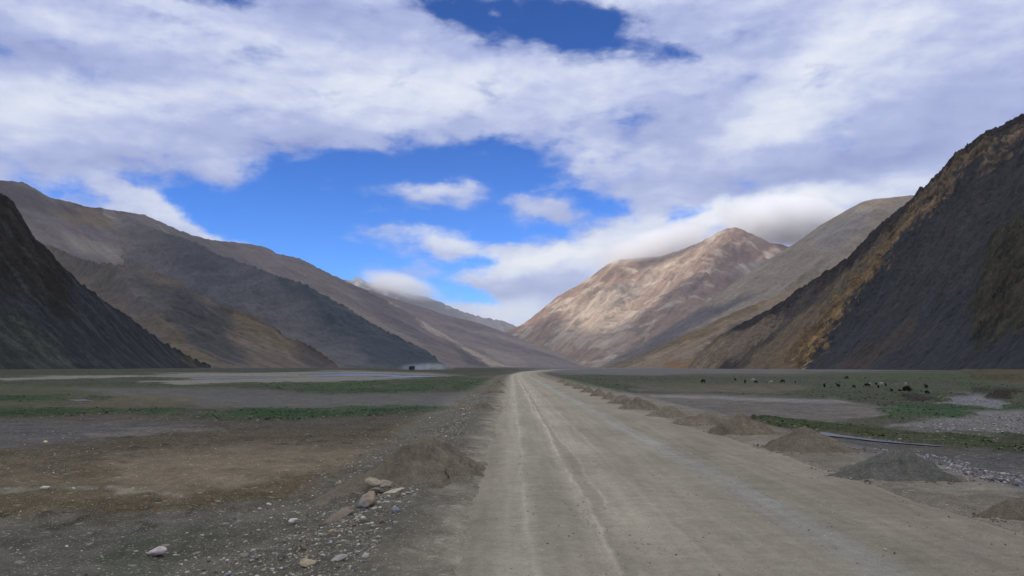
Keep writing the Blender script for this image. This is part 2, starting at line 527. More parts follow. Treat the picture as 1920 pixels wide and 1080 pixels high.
mountain('mountain_spur', crB3, [(0, 150, 1500), (4, 430, 1650), (17, 640, 2070)], nu=420, nv=220, fall=R(-25), gul=(90, 0.07),
         rock=(40, 0.014), seed=8, paint=paintB3, mat=M_mid, jag=0.016)

# dark blue-grey spur
crB2 = [(100, 380, 5200), (220, 405, 4900), (307, 437, 4500), (370, 457, 4200), (407, 479, 4000), (480, 503, 3700), (535, 525, 3500), (572, 534, 3400), (597, 550, 3350),
        (647, 578, 3250), (702, 612, 3150), (758, 640, 3080), (800, 659, 3040), (835, 689, 3000)]


def paintB2(px, py, X, Y, Z, g, r, al, pe):
    c = blend(alb(68, 68, 76), [
        ([(300, 430), (420, 480), (420, 540), (300, 500)], 18, alb(58, 58, 66), .8),
        ([(535, 528), (580, 530), (650, 580), (840, 690), (700, 690), (600, 600)], 14, alb(46, 54, 64), .85),
        ([(450, 560), (560, 600), (640, 690), (480, 690)], 18, alb(76, 74, 80), .6),
        ([(-200, 200), (290, 380), (330, 700), (-200, 700)], 50, alb(76, 72, 76), 1),
        ([(-200, 200), (215, 380), (250, 700), (-200, 700)], 34, alb(98, 92, 90), 1),
    ], px, py, X, Y, 240, 14)
    return streaks(c, al, pe, 36, 0.22, 73, (alb(80, 80, 84), 0.3))


mountain('mountain_spur', crB2, [(0, 380, 3300), (2, 560, 2750), (7, 740, 2800), (13, 845, 2960)], nu=420, nv=220, fall=R(-28), gul=(190, 0.085),
         rock=(80, 0.014), seed=14, paint=paintB2, mat=M_mid, jag=0.012)

# the long left range
crB = [(-700, 150, 3800), (-300, 280, 4300), (0, 340, 4700), (40, 342, 4750), (60, 352, 4770), (95, 372, 4800), (165, 388, 4900), (270, 404, 5000), (330, 430, 5050), (385, 450, 5100), (455, 457, 5150),
       (495, 463, 5200), (520, 476, 5200), (560, 485, 5200), (620, 515, 5150), (660, 534, 5100), (730, 566, 5000), (785, 600, 4900), (869, 649, 4700), (955, 689, 4500)]


def paintB(px, py, X, Y, Z, g, r, al, pe):
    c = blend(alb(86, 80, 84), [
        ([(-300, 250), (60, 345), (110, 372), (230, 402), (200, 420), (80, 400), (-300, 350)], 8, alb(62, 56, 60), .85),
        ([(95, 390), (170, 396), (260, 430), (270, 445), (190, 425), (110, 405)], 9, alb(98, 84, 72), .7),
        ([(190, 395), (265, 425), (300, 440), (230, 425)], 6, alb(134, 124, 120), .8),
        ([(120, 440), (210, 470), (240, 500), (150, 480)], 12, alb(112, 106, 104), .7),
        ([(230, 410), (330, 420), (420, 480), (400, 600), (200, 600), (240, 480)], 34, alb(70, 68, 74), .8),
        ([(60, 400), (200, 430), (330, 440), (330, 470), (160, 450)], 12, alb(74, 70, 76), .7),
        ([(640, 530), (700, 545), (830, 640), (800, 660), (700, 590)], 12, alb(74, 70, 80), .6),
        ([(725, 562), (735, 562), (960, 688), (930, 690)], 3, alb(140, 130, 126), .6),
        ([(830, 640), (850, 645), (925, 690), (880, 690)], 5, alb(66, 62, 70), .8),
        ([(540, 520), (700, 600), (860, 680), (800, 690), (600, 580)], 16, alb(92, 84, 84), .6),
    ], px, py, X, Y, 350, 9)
    return streaks(c, al, pe, 60, 0.2, 74, (alb(110, 104, 104), 0.35))


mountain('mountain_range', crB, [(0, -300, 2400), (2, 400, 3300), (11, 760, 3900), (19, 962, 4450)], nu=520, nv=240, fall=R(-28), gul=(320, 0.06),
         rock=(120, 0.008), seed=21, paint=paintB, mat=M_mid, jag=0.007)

# further left range, its foot closes the valley
crC = [(560, 510, 8200), (620, 522, 7900), (697, 545, 7600), (758, 566, 7400), (800, 578, 7300), (841, 592, 7200), (900, 606, 7000), (959, 628, 6800), (1018, 652, 6600), (1063, 668, 6500), (1098, 689, 6400)]


def paintC(px, py, X, Y, Z, g, r, al, pe):
    c = blend(alb(92, 84, 88), [
        ([(700, 545), (800, 570), (950, 625), (1060, 670), (1000, 665), (860, 620)], 8, alb(82, 76, 84), .6),
        ([(900, 650), (930, 655), (1000, 690), (950, 690)], 5, alb(120, 112, 108), .5),
    ], px, py, X, Y, 500, 8)
    return streaks(c, al, pe, 90, 0.2, 75, (alb(118, 110, 108), 0.35))


mountain('mountain_range', crC, [(0, 700, 5400), (5, 1000, 6000), (10, 1102, 6350)], nu=360, nv=160, fall=R(-28), gul=(420, 0.08),
         rock=(160, 0.010), seed=27, paint=paintC, mat=M_far)

# snowy far mountain
crD = [(450, 500, 15500), (600, 520, 16000), (655, 527, 16000), (672, 522, 16000), (685, 530, 16000), (700, 534, 16000), (710, 526, 16000), (722, 528, 16000), (740, 540, 16000), (760, 551, 16000),
       (795, 556, 16000), (830, 571, 16000), (870, 588, 16000), (905, 596, 16000), (936, 602, 16000), (965, 613, 16000), (1010, 640, 16000), (1060, 660, 16000)]


def paintD(px, py, X, Y, Z, g, r, al, pe):
    c = np.broadcast_to(np.array([0.20, 0.18, 0.19]), px.shape + (3,)).copy()
    sn = fbm(X / 300, Y / 700 + Z / 250, 5, 44, 0.62) + (Z - 1150) / 1100
    k = sstep(0.4, 0.7, sn)[..., None] * 0.6
    return c * 0.7 * (1 - k) + np.array([0.30, 0.31, 0.35]) * k


mountain('snowy_mountain', crD, [(0, 700, 12500), (17, 1080, 13500)], nu=420, nv=160, fall=R(-50), gul=(700, 0.10),
         rock=(260, 0.03), seed=33, paint=paintD, mat=M_far, jag=0.02)

# nearest right slope with its ochre outcrop
crR1 = [(6500, 680, 260), (4500, 300, 330), (2700, -300, 560), (2300, -60, 820), (2050, 130, 1020), (1920, 219, 1100), (1895, 232, 1115), (1854, 253, 1130), (1825, 268, 1150), (1806, 291, 1165), (1786, 306, 1180), (1762, 330, 1200), (1743, 349, 1215),
        (1709, 378, 1240), (1676, 407, 1270), (1637, 436, 1300), (1608, 468, 1330), (1589, 489, 1350), (1541, 518, 1385), (1493, 551, 1420), (1444, 580, 1450), (1396, 604, 1480), (1348, 630, 1500), (1314, 660, 1515), (1290, 691, 1520)]
OUT = [(2300, 60), (1990, 225), (1920, 262), (1868, 282), (1810, 315), (1762, 368), (1724, 412), (1675, 460), (1647, 503), (1608, 547), (1570, 590), (1541, 633), (1490, 690)]


def paintR1(px, py, X, Y, Z, g, r, al, pe):
    c = blend(alb(46, 47, 53), [
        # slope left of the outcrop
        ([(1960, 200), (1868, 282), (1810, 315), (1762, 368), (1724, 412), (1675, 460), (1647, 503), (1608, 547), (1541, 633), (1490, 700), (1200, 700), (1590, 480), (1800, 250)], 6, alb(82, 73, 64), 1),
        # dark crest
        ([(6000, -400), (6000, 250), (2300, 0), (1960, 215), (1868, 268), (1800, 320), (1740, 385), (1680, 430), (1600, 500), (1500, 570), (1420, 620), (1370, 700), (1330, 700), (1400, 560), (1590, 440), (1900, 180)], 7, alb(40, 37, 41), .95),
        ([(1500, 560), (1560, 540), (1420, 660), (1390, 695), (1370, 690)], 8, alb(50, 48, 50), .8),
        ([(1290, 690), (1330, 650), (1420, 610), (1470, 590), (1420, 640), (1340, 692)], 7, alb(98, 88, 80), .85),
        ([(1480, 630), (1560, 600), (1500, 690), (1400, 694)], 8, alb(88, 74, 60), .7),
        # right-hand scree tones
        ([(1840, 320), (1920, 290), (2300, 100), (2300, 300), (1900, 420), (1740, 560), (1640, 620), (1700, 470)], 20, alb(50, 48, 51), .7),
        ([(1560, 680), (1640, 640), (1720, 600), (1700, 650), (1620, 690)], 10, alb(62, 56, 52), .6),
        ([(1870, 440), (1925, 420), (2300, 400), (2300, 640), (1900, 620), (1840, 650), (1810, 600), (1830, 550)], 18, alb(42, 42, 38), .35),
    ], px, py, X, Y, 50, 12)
    d = line_d(px + 9 * fbm(X / 14, Y / 14, 4, 61), py + 9 * fbm(X / 14, Y / 14 + 7, 4, 62), OUT)
    w = 13 + 7 * fbm(X / 60, Y / 60, 3, 66)
    k = sstep(-0.1, 0.45, 0.85 - d / np.maximum(w, 3) + 1.5 * fbm(X / 14, Y / 14 + Z / 12, 5, 64, 0.6) + 0.7 * fbm(X / 60, Y / 60, 3, 63))
    k = k * sstep(3.2, 1.8, d / np.maximum(w, 3)) * (0.7 + 0.3 * sstep(300, 480, py))
    och = fbm(X / 16, Y / 16 + Z / 16, 4, 67)
    hi_ = sstep(330, 600, py)[..., None]
    oc = alb(104, 88, 72) * (1 - hi_) + alb(112, 93, 68) * hi_
    oc = oc * (0.85 + 0.9 * och[..., None])
    brk = 0.75 + 0.25 * sstep(-.4, .1, fbm(X / 30, Y / 30, 3, 68))
    k = (k * brk)[..., None]
    c = streaks(c, al, pe, 8, 0.22, 76, (alb(58, 60, 68), 0.3))
    crag = sstep(-0.2, 0.5, fbm(X / 12, Y / 12 + Z / 14, 5, 69, 0.6))[..., None]
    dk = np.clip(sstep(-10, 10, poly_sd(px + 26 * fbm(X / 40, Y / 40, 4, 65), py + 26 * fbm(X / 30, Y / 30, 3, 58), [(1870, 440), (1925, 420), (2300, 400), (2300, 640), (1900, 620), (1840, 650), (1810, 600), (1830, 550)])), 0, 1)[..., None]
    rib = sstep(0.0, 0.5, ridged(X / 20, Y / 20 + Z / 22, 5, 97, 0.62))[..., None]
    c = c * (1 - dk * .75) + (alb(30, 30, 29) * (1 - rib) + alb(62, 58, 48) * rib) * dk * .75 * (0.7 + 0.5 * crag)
    kk4 = (sstep(0.1, 0.5, fbm(X / 70, Y / 70 + Z / 90, 4, 57)) * 0.35)[..., None] * crag
    c = c * (1 - kk4) + alb(66, 60, 54) * kk4
    return np.clip(c * (1 - k) + oc * k, .004, .8)


def relR1(px, py, X, Y, Z):
    n = fbm(X / 40, Y / 40, 4, 65)
    d = line_d(px + 16 * n, py, OUT)
    k = sstep(34, 6, d + 12 * fbm(X / 25, Y / 25, 3, 60))
    rk = ridged(X / 17, Y / 17 + Z / 15, 6, 93, 0.62)
    k2 = sstep(-16, 16, poly_sd(px + 26 * n, py + 26 * fbm(X / 30, Y / 30, 3, 58), [(1870, 440), (1925, 420), (2300, 400), (2300, 640), (1900, 620), (1840, 650), (1810, 600), (1830, 550)]))
    k3 = sstep(-10, 8, poly_sd(px, py, [(2400, -400), (2300, 0), (1960, 215), (1868, 268), (1800, 320), (1740, 385), (1600, 500), (1500, 570), (1420, 620), (1590, 440), (1900, 180)]))
    k4 = sstep(0.1, 0.5, fbm(X / 70, Y / 70 + Z / 90, 4, 57)) * 0.5
    return (k * (5 + 13 * rk) + k2 * (ridged(X / 20, Y / 20 + Z / 22, 6, 97, 0.62) * 17 - 2) + k3 * rk * 7 + k4 * rk * 7) * sstep(0, 15, Z)


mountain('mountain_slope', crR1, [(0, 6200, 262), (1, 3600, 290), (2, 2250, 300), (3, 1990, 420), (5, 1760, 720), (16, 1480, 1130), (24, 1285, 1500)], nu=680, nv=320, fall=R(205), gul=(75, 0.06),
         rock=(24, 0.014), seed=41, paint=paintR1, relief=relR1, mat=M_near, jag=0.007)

# tan spur behind it
crR2b = [(1850, 330, 3600), (1700, 425, 3200), (1608, 476, 3000), (1541, 512, 2900), (1444, 560, 2800), (1380, 584, 2720), (1285, 628, 2640), (1196, 668, 2580), (1135, 689, 2540)]


def paintR2b(px, py, X, Y, Z, g, r, al, pe):
    c = blend(alb(88, 78, 70), [
        ([(1560, 500), (1620, 480), (1330, 650), (1240, 690), (1180, 690)], 7, alb(112, 100, 90), .7),
        ([(1300, 620), (1440, 560), (1400, 590), (1240, 660)], 7, alb(90, 76, 58), .7),
        ([(1240, 690), (1300, 668), (1350, 650), (1330, 690)], 6, alb(112, 82, 52), .7),
        ([(1300, 660), (1400, 600), (1460, 580), (1380, 650), (1330, 690), (1300, 690)], 8, alb(58, 56, 62), .7),
    ], px, py, X, Y, 120, 10)
    return streaks(c, al, pe, 22, 0.22, 77, (alb(122, 112, 104), 0.35))


mountain('mountain_spur', crR2b, [(0, 1600, 1700), (2, 1420, 2050), (8, 1130, 2500)], nu=360, nv=180, fall=R(208), gul=(110, 0.06),
         rock=(50, 0.012), seed=47, paint=paintR2b, mat=M_mid, jag=0.004)

# pale grey-tan mountain
crR2 = [(2100, 330, 4600), (1900, 350, 4400), (1724, 365, 4300), (1661, 371, 4250), (1635, 374, 4250), (1618, 378, 4250), (1589, 393, 4250), (1541, 421, 4200), (1493, 455, 4150), (1444, 484, 4100), (1396, 518, 4050),
        (1372, 532, 4000), (1329, 566, 3950), (1297, 588, 3900), (1226, 631, 3800), (1167, 664, 3720), (1118, 689, 3660)]


def paintR2(px, py, X, Y, Z, g, r, al, pe):
    c = blend(alb(112, 104, 99), [
        ([(1610, 376), (1720, 362), (1700, 380), (1640, 390), (1600, 400)], 6, alb(134, 118, 102), .6),
        ([(1118, 690), (1297, 585), (1380, 560), (1440, 540), (1300, 620), (1200, 690)], 8, alb(74, 72, 82), .85),  # shade on the lower slope, painted as a dark stripe
        ([(1440, 480), (1560, 440), (1500, 520), (1400, 560)], 12, alb(106, 98, 96), .6),
        ([(1520, 440), (1600, 400), (1640, 400), (1560, 480)], 16, alb(102, 100, 106), .6),
    ], px, py, X, Y, 260, 10)
    return streaks(c, al, pe, 40, 0.14, 78, (alb(134, 128, 128), 0.3))


mountain('mountain', crR2, [(0, 1700, 2600), (5, 1360, 2900), (16, 1112, 3600)], nu=420, nv=200, fall=R(210), gul=(260, 0.075),
         rock=(90, 0.007), seed=52, paint=paintR2, mat=M_mid)

# the sunlit mountain at the end of the valley
crR3 = [(880, 650, 9000), (953, 619, 9000), (974, 612, 9000), (1000, 594, 9000), (1039, 561, 8950), (1060, 548, 8950), (1084, 535, 8900), (1107, 521, 8900), (1137, 498, 8900), (1161, 487, 8850), (1200, 484, 8850), (1244, 480, 8800),
        (1309, 456, 8750), (1344, 438, 8700), (1365, 428, 8700), (1380, 427, 8700), (1396, 433, 8700), (1444, 455, 8800), (1490, 466, 8900), (1600, 500, 9000), (1800, 600, 9000)]


def paintR3(px, py, X, Y, Z, g, r, al, pe):
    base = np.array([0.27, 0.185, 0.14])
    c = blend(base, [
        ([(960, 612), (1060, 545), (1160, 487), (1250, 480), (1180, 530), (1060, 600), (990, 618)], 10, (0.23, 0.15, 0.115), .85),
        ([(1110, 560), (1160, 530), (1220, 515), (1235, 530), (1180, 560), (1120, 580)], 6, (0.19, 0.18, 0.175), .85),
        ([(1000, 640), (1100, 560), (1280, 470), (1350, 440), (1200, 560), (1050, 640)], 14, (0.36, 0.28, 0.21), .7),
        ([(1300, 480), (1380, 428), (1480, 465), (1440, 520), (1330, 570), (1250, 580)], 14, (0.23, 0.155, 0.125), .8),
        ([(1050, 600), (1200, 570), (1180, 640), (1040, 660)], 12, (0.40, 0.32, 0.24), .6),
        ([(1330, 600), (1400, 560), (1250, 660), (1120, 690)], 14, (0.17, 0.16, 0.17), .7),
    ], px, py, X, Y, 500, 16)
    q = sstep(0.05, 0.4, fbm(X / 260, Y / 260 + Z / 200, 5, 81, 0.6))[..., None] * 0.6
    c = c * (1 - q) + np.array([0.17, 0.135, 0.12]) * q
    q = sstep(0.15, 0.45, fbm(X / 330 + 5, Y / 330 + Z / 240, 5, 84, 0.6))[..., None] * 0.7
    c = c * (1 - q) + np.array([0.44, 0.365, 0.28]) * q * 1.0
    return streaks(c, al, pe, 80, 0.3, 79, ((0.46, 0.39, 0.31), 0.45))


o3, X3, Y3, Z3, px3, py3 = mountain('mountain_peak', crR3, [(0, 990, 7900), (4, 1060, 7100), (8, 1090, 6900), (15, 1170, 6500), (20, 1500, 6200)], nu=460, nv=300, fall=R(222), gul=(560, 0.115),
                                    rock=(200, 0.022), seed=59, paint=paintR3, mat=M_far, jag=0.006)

# ------------------------------------------------------------------ ground sheet
TR_E = -0.85      # left road edge (x, metres), road runs to about +9.4


def road_off(y):
    return np.where(y > 230, 0.00011 * (y - 230) ** 2, 0.0)


def ground_h(x, y):
    r = np.hypot(x, y)
    xr = x - road_off(np.maximum(y, 0))
    z = 0.05 * fbm(x / 3, y / 3, 4, 11) + 0.20 * fbm(x / 22, y / 22, 3, 12) * sstep(8, 60, r)
    z = z + (1.2 * fbm(x / 160, y / 160, 3, 13) - 0.2) * sstep(120, 700, r) + 0.06 * fbm(x / 1.1, y / 1.1, 3, 18) * sstep(60, 25, r)
    # side ground lies lower than the road bed
    left = sstep(-2.0, -5.6, xr + 0.5 * fbm(x / 4, y / 4, 2, 14))
    right = sstep(12.0, 17.5, xr + 0.8 * fbm(x / 4, y / 4, 2, 15))
    side = np.maximum(left, right) * sstep(900, 300, r)
    z = z * (0.25 + 0.75 * side) - 0.55 * side
    # coarse rubble on the embankment
    emb = sstep(-6.5, -4.5, xr) * sstep(-1.2, -2.0, xr)
    z = z + emb * 0.10 * ridged(x / 1.1, y / 1.1, 4, 16) + 0.035 * fbm(x / 0.5, y / 0.5, 3, 17) * sstep(60, 20, r)
    inroad = sstep(TR_E - 0.3, TR_E + 0.5, xr) * sstep(9.9, 8.6, xr)
    z = z - 0.18 * inroad
    return z


def shore(poly):      # photo outline of a water edge, laid on the valley floor as world points
    return [on_ground(px, py, -0.55) for px, py in poly]


g_ratio = 1.0105
rad = [1.5]
while rad[-1] < 60000: rad.append(rad[-1] * (g_ratio if rad[-1] < 3000 else 1.05))
rad = np.array(rad)
ang = np.concatenate([np.linspace(-180, -42, 70)[:-1], np.linspace(-42, 42, 760), np.linspace(42, 180, 70)[1:-1]])
AG, RD = np.meshgrid(np.radians(ang), rad, indexing='ij')
GX = RD * np.sin(AG); GY = RD * np.cos(AG)
GZ = ground_h(GX, GY)
gpx, gpy = proj(GX, GY, GZ)
# noise that follows the land: larger forms further away
lx = fbm(GX / 9, GY / 9, 5, 101); ly = fbm(GX / 35, GY / 35, 4, 102)
ls = fbm(GX / 1.6, GY / 1.6, 5, 103); neark = np.clip((gpy - 770) / 150, 0, 1.3)
lf = fbm(GX / 110, GY / 170, 5, 104, 0.62); farK = sstep(90, 260, RD)
wpx = gpx + 22 * lx + 35 * ly + 34 * ls * neark + 90 * lf * farK; wpy = gpy + (3.4 * ly + 2.4 * lx) * np.clip((gpy - 688) / 60, 0.2, 2.5) + 15 * ls * neark + 4.5 * lf * farK


def gz(c, poly, soft, tone, st=1.0):
    sd = poly_sd(wpx, wpy, poly)
    k = sstep(-soft, soft, sd) * st
    if tone[1] > tone[0] * 1.06: k = k * np.clip(0.78 + 0.9 * gpatch, 0.2, 1)      # pasture is patchy
    k = k[..., None]
    return c * (1 - k) + np.array(tone) * k


gpatch = fbm(GX / 7, GY / 16, 5, 105, 0.62)
gc = np.broadcast_to(alb(78, 74, 68), GX.shape + (3,)).copy()
# left plain, far to near
gc = gz(gc, [(-400, 600), (960, 600), (960, 700), (-400, 705)], 2, alb(58, 60, 52))
gc = gz(gc, [(-400, 705), (930, 699), (930, 735), (560, 737), (480, 729), (330, 727), (-400, 735)], 2, alb(57, 62, 50))
gc = gz(gc, [(10, 712), (150, 706), (300, 701), (480, 697), (640, 695), (800, 699), (890, 705), (830, 710), (700, 714), (600, 718), (470, 719), (330, 722), (290, 718), (420, 711), (300, 707), (150, 713), (30, 715)], 1.4, alb(122, 119, 118), .85)
gc = gz(gc, [(470, 722), (600, 719), (750, 715), (940, 711), (920, 734), (750, 738), (560, 736)], 1.6, alb(50, 61, 44))
gc = gz(gc, [(-400, 722), (150, 722), (420, 726), (480, 735), (300, 760), (-400, 765)], 2, alb(72, 74, 60))
gc = gz(gc, [(130, 730), (420, 726), (600, 738), (880, 736), (900, 765), (640, 768), (400, 766), (330, 752)], 3, alb(86, 85, 86))
gc = gz(gc, [(150, 745), (300, 740), (400, 748), (350, 762), (150, 762)], 3, alb(86, 80, 68), .7)
gc = gz(gc, [(-400, 738), (60, 744), (200, 743), (260, 748), (100, 754), (-400, 757)], 1.6, alb(42, 52, 37))
gc = gz(gc, [(-400, 758), (60, 763), (300, 768), (520, 770), (860, 763), (880, 768), (700, 778), (560, 787), (420, 788), (250, 778), (-400, 782)], 1.8, alb(40, 57, 38))
gc = gz(gc, [(-400, 790), (200, 786), (400, 796), (300, 805), (150, 835), (40, 850), (-400, 856)], 4, alb(86, 85, 86))
gc = gz(gc, [(150, 812), (250, 800), (400, 800), (420, 806), (300, 810), (180, 826)], 2.5, alb(112, 108, 106), .7)
gc = gz(gc, [(-400, 860), (100, 840), (300, 812), (560, 806), (860, 778), (700, 860), (560, 960), (-400, 960)], 10, alb(82, 74, 62), .85)
gc = gz(gc, [(200, 860), (320, 838), (560, 830), (700, 832), (600, 880), (420, 912), (240, 918)], 22, alb(106, 96, 85), .7)
gc = gz(gc, [(-400, 912), (100, 914), (340, 922), (330, 928), (90, 922), (-400, 920)], 1.6, alb(112, 110, 104), .6)
gc = gz(gc, [(-400, 925), (330, 935), (600, 890), (560, 940), (200, 975), (-400, 980)], 9, alb(70, 62, 48), .75)
gc = gz(gc, [(-400, 975), (240, 970), (560, 940), (480, 1080), (300, 1300), (-400, 1300)], 14, alb(76, 75, 73), .8)
gc = gz(gc, [(230, 1000), (420, 985), (470, 1010), (330, 1100), (180, 1200), (180, 1060)], 16, alb(56, 60, 48), .7)
# right plain
gc = gz(gc, [(1000, 600), (2400, 600), (2400, 690), (1500, 702), (1060, 701), (1000, 700)], 1.5, alb(96, 94, 98))
gc = gz(gc, [(1060, 700), (1480, 706), (2400, 694), (2400, 800), (1700, 800), (1300, 762), (1100, 728)], 2, alb(61, 67, 56))
gc = gz(gc, [(1500, 698), (2400, 685), (2400, 712), (1700, 712)], 2.5, alb(58, 66, 50), .8)
gc = gz(gc, [(1180, 719), (1500, 722), (1530, 730), (1450, 738), (1180, 734)], 3, alb(92, 88, 78), .7)
gc = gz(gc, [(1150, 737), (1330, 739), (1560, 748), (1690, 768), (1700, 782), (1560, 792), (1330, 778), (1200, 756)], 3, alb(98, 95, 94))
gc = gz(gc, [(1230, 741), (1560, 749), (1610, 757), (1400, 752), (1240, 746)], 1.2, alb(126, 124, 128), .7)
gc = gz(gc, [(1640, 755), (1760, 760), (2200, 762), (2200, 786), (1870, 780), (1800, 793), (1700, 786), (1670, 774)], 2.5, alb(48, 63, 49))
gc = gz(gc, [(1680, 797), (1790, 786), (1860, 772), (2300, 770), (2300, 826), (1800, 818), (1650, 806)], 2.5, alb(106, 104, 106))
gc = gz(gc, [(1745, 755), (1765, 743), (1800, 737), (1850, 741), (1872, 752), (1885, 768), (1800, 762)], 3, alb(112, 112, 122))
gc = gz(gc, [(1400, 783), (1600, 796), (1750, 808), (2300, 822), (2300, 858), (1880, 850), (1790, 842), (1580, 812), (1440, 796)], 2.5, alb(52, 58, 38))
gc = gz(gc, [(1830, 738), (1862, 738), (1900, 744), (1888, 752), (1848, 749)], 1.5, alb(38, 33, 26))
gc = gz(gc, [(1665, 742), (1700, 743), (1725, 749), (1715, 753), (1680, 750)], 1.2, alb(44, 38, 36))
gc = gz(gc, [(1860, 697), (2000, 690), (2100, 716), (1880, 720)], 2.5, alb(76, 68, 54), .85)
gc = gz(gc, [(1570, 822), (1800, 846), (2300, 862), (2300, 960), (1760, 920), (1640, 870)], 6, alb(80, 78, 80))
gc = gz(gc, [(1640, 850), (1700, 850), (1860, 905), (1920, 920), (1900, 935), (1760, 890)], 5, alb(112, 110, 108), .55)
# rubble of the embankments
xr = GX - road_off(np.maximum(GY, 0))
k = (sstep(-6.8, -5.0, xr + 0.9 * lx) * sstep(2, -1, xr))[..., None] * sstep(400, 100, RD)[..., None]
gc = gc * (1 - k) + alb(80, 77, 72) * k
k = (sstep(14.0, 10.6, xr + 1.6 * lx + 0.8 * ls) * sstep(7, 9, xr))[..., None]
gc = gc * (1 - k) + alb(101, 96, 90) * k
k = (sstep(-2.6, -1.3, xr + 0.5 * ls) * sstep(3, 1, xr))[..., None]
gc = gc * (1 - k) + alb(88, 84, 78) * k
k = np.clip(sstep(-2.0, -0.5, xr + 0.45 * ls) * sstep(3, 1, xr) * (1 + 0.8 * ls), 0, 1)[..., None]
gc = gc * (1 - k) + alb(116, 112, 105) * k
br_ = fbm(GX / 2.2, GY / 2.2, 5, 120, 0.6)
br2 = fbm(GX / 0.45, GY / 0.6, 4, 121, 0.6)
gc = gc * (1 + 0.30 * br_ + 0.16 * ly + 0.22 * br2)[..., None]
# tussocky dark patches on the near left plain
tus = sstep(0.25, 0.6, fbm(GX / 0.7, GY / 1.2, 4, 122)) * sstep(0.0, 0.4, fbm(GX / 7, GY / 7, 3, 123)) * sstep(-5, -7, xr) * sstep(80, 40, RD)
gc = gc * (1 - (0.45 * tus)[..., None])
gc = gc * (1 - 0.36 * sstep(26, 44, RD) * np.maximum(sstep(-5.5, -8, xr), sstep(13, 16, xr)))[..., None]
gc = gc * (1 + sstep(1.0, 1.15, gc[..., 1] / (gc[..., 0] + 1e-4))[..., None] * np.array([0.0, 0.16, -0.04]))
gc = np.clip(gc, 0.01, 0.8)
# tall grass stands a little proud of the gravel
green = sstep(0.95, 1.15, gc[..., 1] / (gc[..., 0] + 1e-4))
GZ = GZ + 0.25 * green * sstep(25, 60, RD) * (0.6 + 0.6 * fbm(GX / 5, GY / 5, 3, 124))


def bump_px(poly, soft, h):
    global GZ
    GZ = GZ + h * sstep(-soft, soft, poly_sd(wpx, wpy, poly))


bump_px([(1825, 725), (1890, 728), (1940, 742), (1890, 750), (1840, 745)], 5, 0.8)
bump_px([(1665, 738), (1725, 742), (1740, 750), (1680, 748)], 3, 0.35)
bump_px([(1860, 698), (2000, 690), (2100, 712), (1880, 716)], 3, 1.6)
bump_px([(-400, 690), (880, 690), (880, 694), (-400, 695)], 2, 0.7)
POOLS = {
    'stream': [(1540, 811), (1570, 813), (1600, 816), (1640, 820), (1670, 821), (1700, 826), (1735, 828), (1770, 833), (1815, 837), (1770, 836), (1730, 833.5), (1700, 831), (1650, 827), (1600, 821), (1560, 817)],
    'pool': [(118, 747), (160, 746), (176, 748), (170, 751), (130, 751)],
    'river': [(560, 703), (640, 701), (700, 702), (760, 703), (740, 704), (660, 704.5), (600, 705)],
    'channel': [(700, 705.5), (780, 703.5), (850, 704), (830, 705.5), (760, 707.5), (720, 707.5)],
    'far_channel': [(330, 708.5), (420, 706.5), (520, 706), (560, 707), (470, 708.5), (380, 710)],
}
for nm, pp in POOLS.items():
    dsd = poly_sd(gpx, gpy, pp)
    soft = 1.2 if nm != 'stream' else 3
    kk = sstep(-soft, soft * 0.6, dsd)
    GZ = GZ * (1 - kk) + (-0.74) * kk
    kk2 = sstep(-soft * 2, 0, dsd)[..., None] * 0.5
    gc = gc * (1 - kk2) + alb(70, 66, 60) * kk2

M_ground = tinted_mat('ground_gravel', [(0.35, 0.5), (2.6, 0.8), (14.0, 1.1), (60.0, 0.9)], strength=0.85, bump=0.75, bump_dist=0.05, detail=4,
                      speck=[(16.0, 0.55, 0.80, 0.86, c4(alb(150, 146, 140))), (34.0, 0.6, 0.78, 0.84, c4(alb(140, 138, 136))), (22.0, 0.5, 0.86, 0.9, c4(alb(44, 42, 42))), (4.0, 0.5, 0.9, 0.93, c4(alb(135, 132, 128)))])
ground = mesh_np('ground', np.stack([GX, GY, GZ], -1).reshape(-1, 3), grid_faces(len(ang), len(rad), wrap=True), M_ground, gc.reshape(-1, 3))
tag(ground, kind='structure')

# water
mw, tw, bw = new_mat('water')
bw.inputs['Base Color'].default_value = (0.07, 0.09, 0.11, 1); bw.inputs['Roughness'].default_value = 0.3
bw.inputs['Specular IOR Level'].default_value = 0.5; bw.inputs['IOR'].default_value = 1.333
bpw = tw.new('ShaderNodeBump'); bpw.inputs['Strength'].default_value = 0.25; bpw.inputs['Distance'].default_value = 0.03
tw.put(bpw.inputs['Height'], tw.noise(tw.new('ShaderNodeNewGeometry').outputs['Position'], 2.5, 4))
tw.l.new(bpw.outputs[0], bw.inputs['Normal'])


def pool(name, poly, z, grow=1.35):
    pts = [on_ground(px, py, z) for px, py in poly]
    cx = sum(p.x for p in pts) / len(pts); cy = sum(p.y for p in pts) / len(pts)
    n = len(pts)
    vs_ = [(cx, cy, z)] + [(cx + (p.x - cx) * grow, cy + (p.y - cy) * grow, z) for p in pts]
    fs = [(0, 1 + i, 1 + (i + 1) % n) for i in range(n)]
    o = mesh_np(name, vs_, fs, mw, smooth=False)
    return tag(o, kind='structure')


pool('stream', POOLS['stream'], -0.67, 1.2)
pool('pool', POOLS['pool'], -0.66, 1.15)
for nm in ('river', 'channel', 'far_channel'): pool('river', POOLS[nm], -0.7, 1.15)

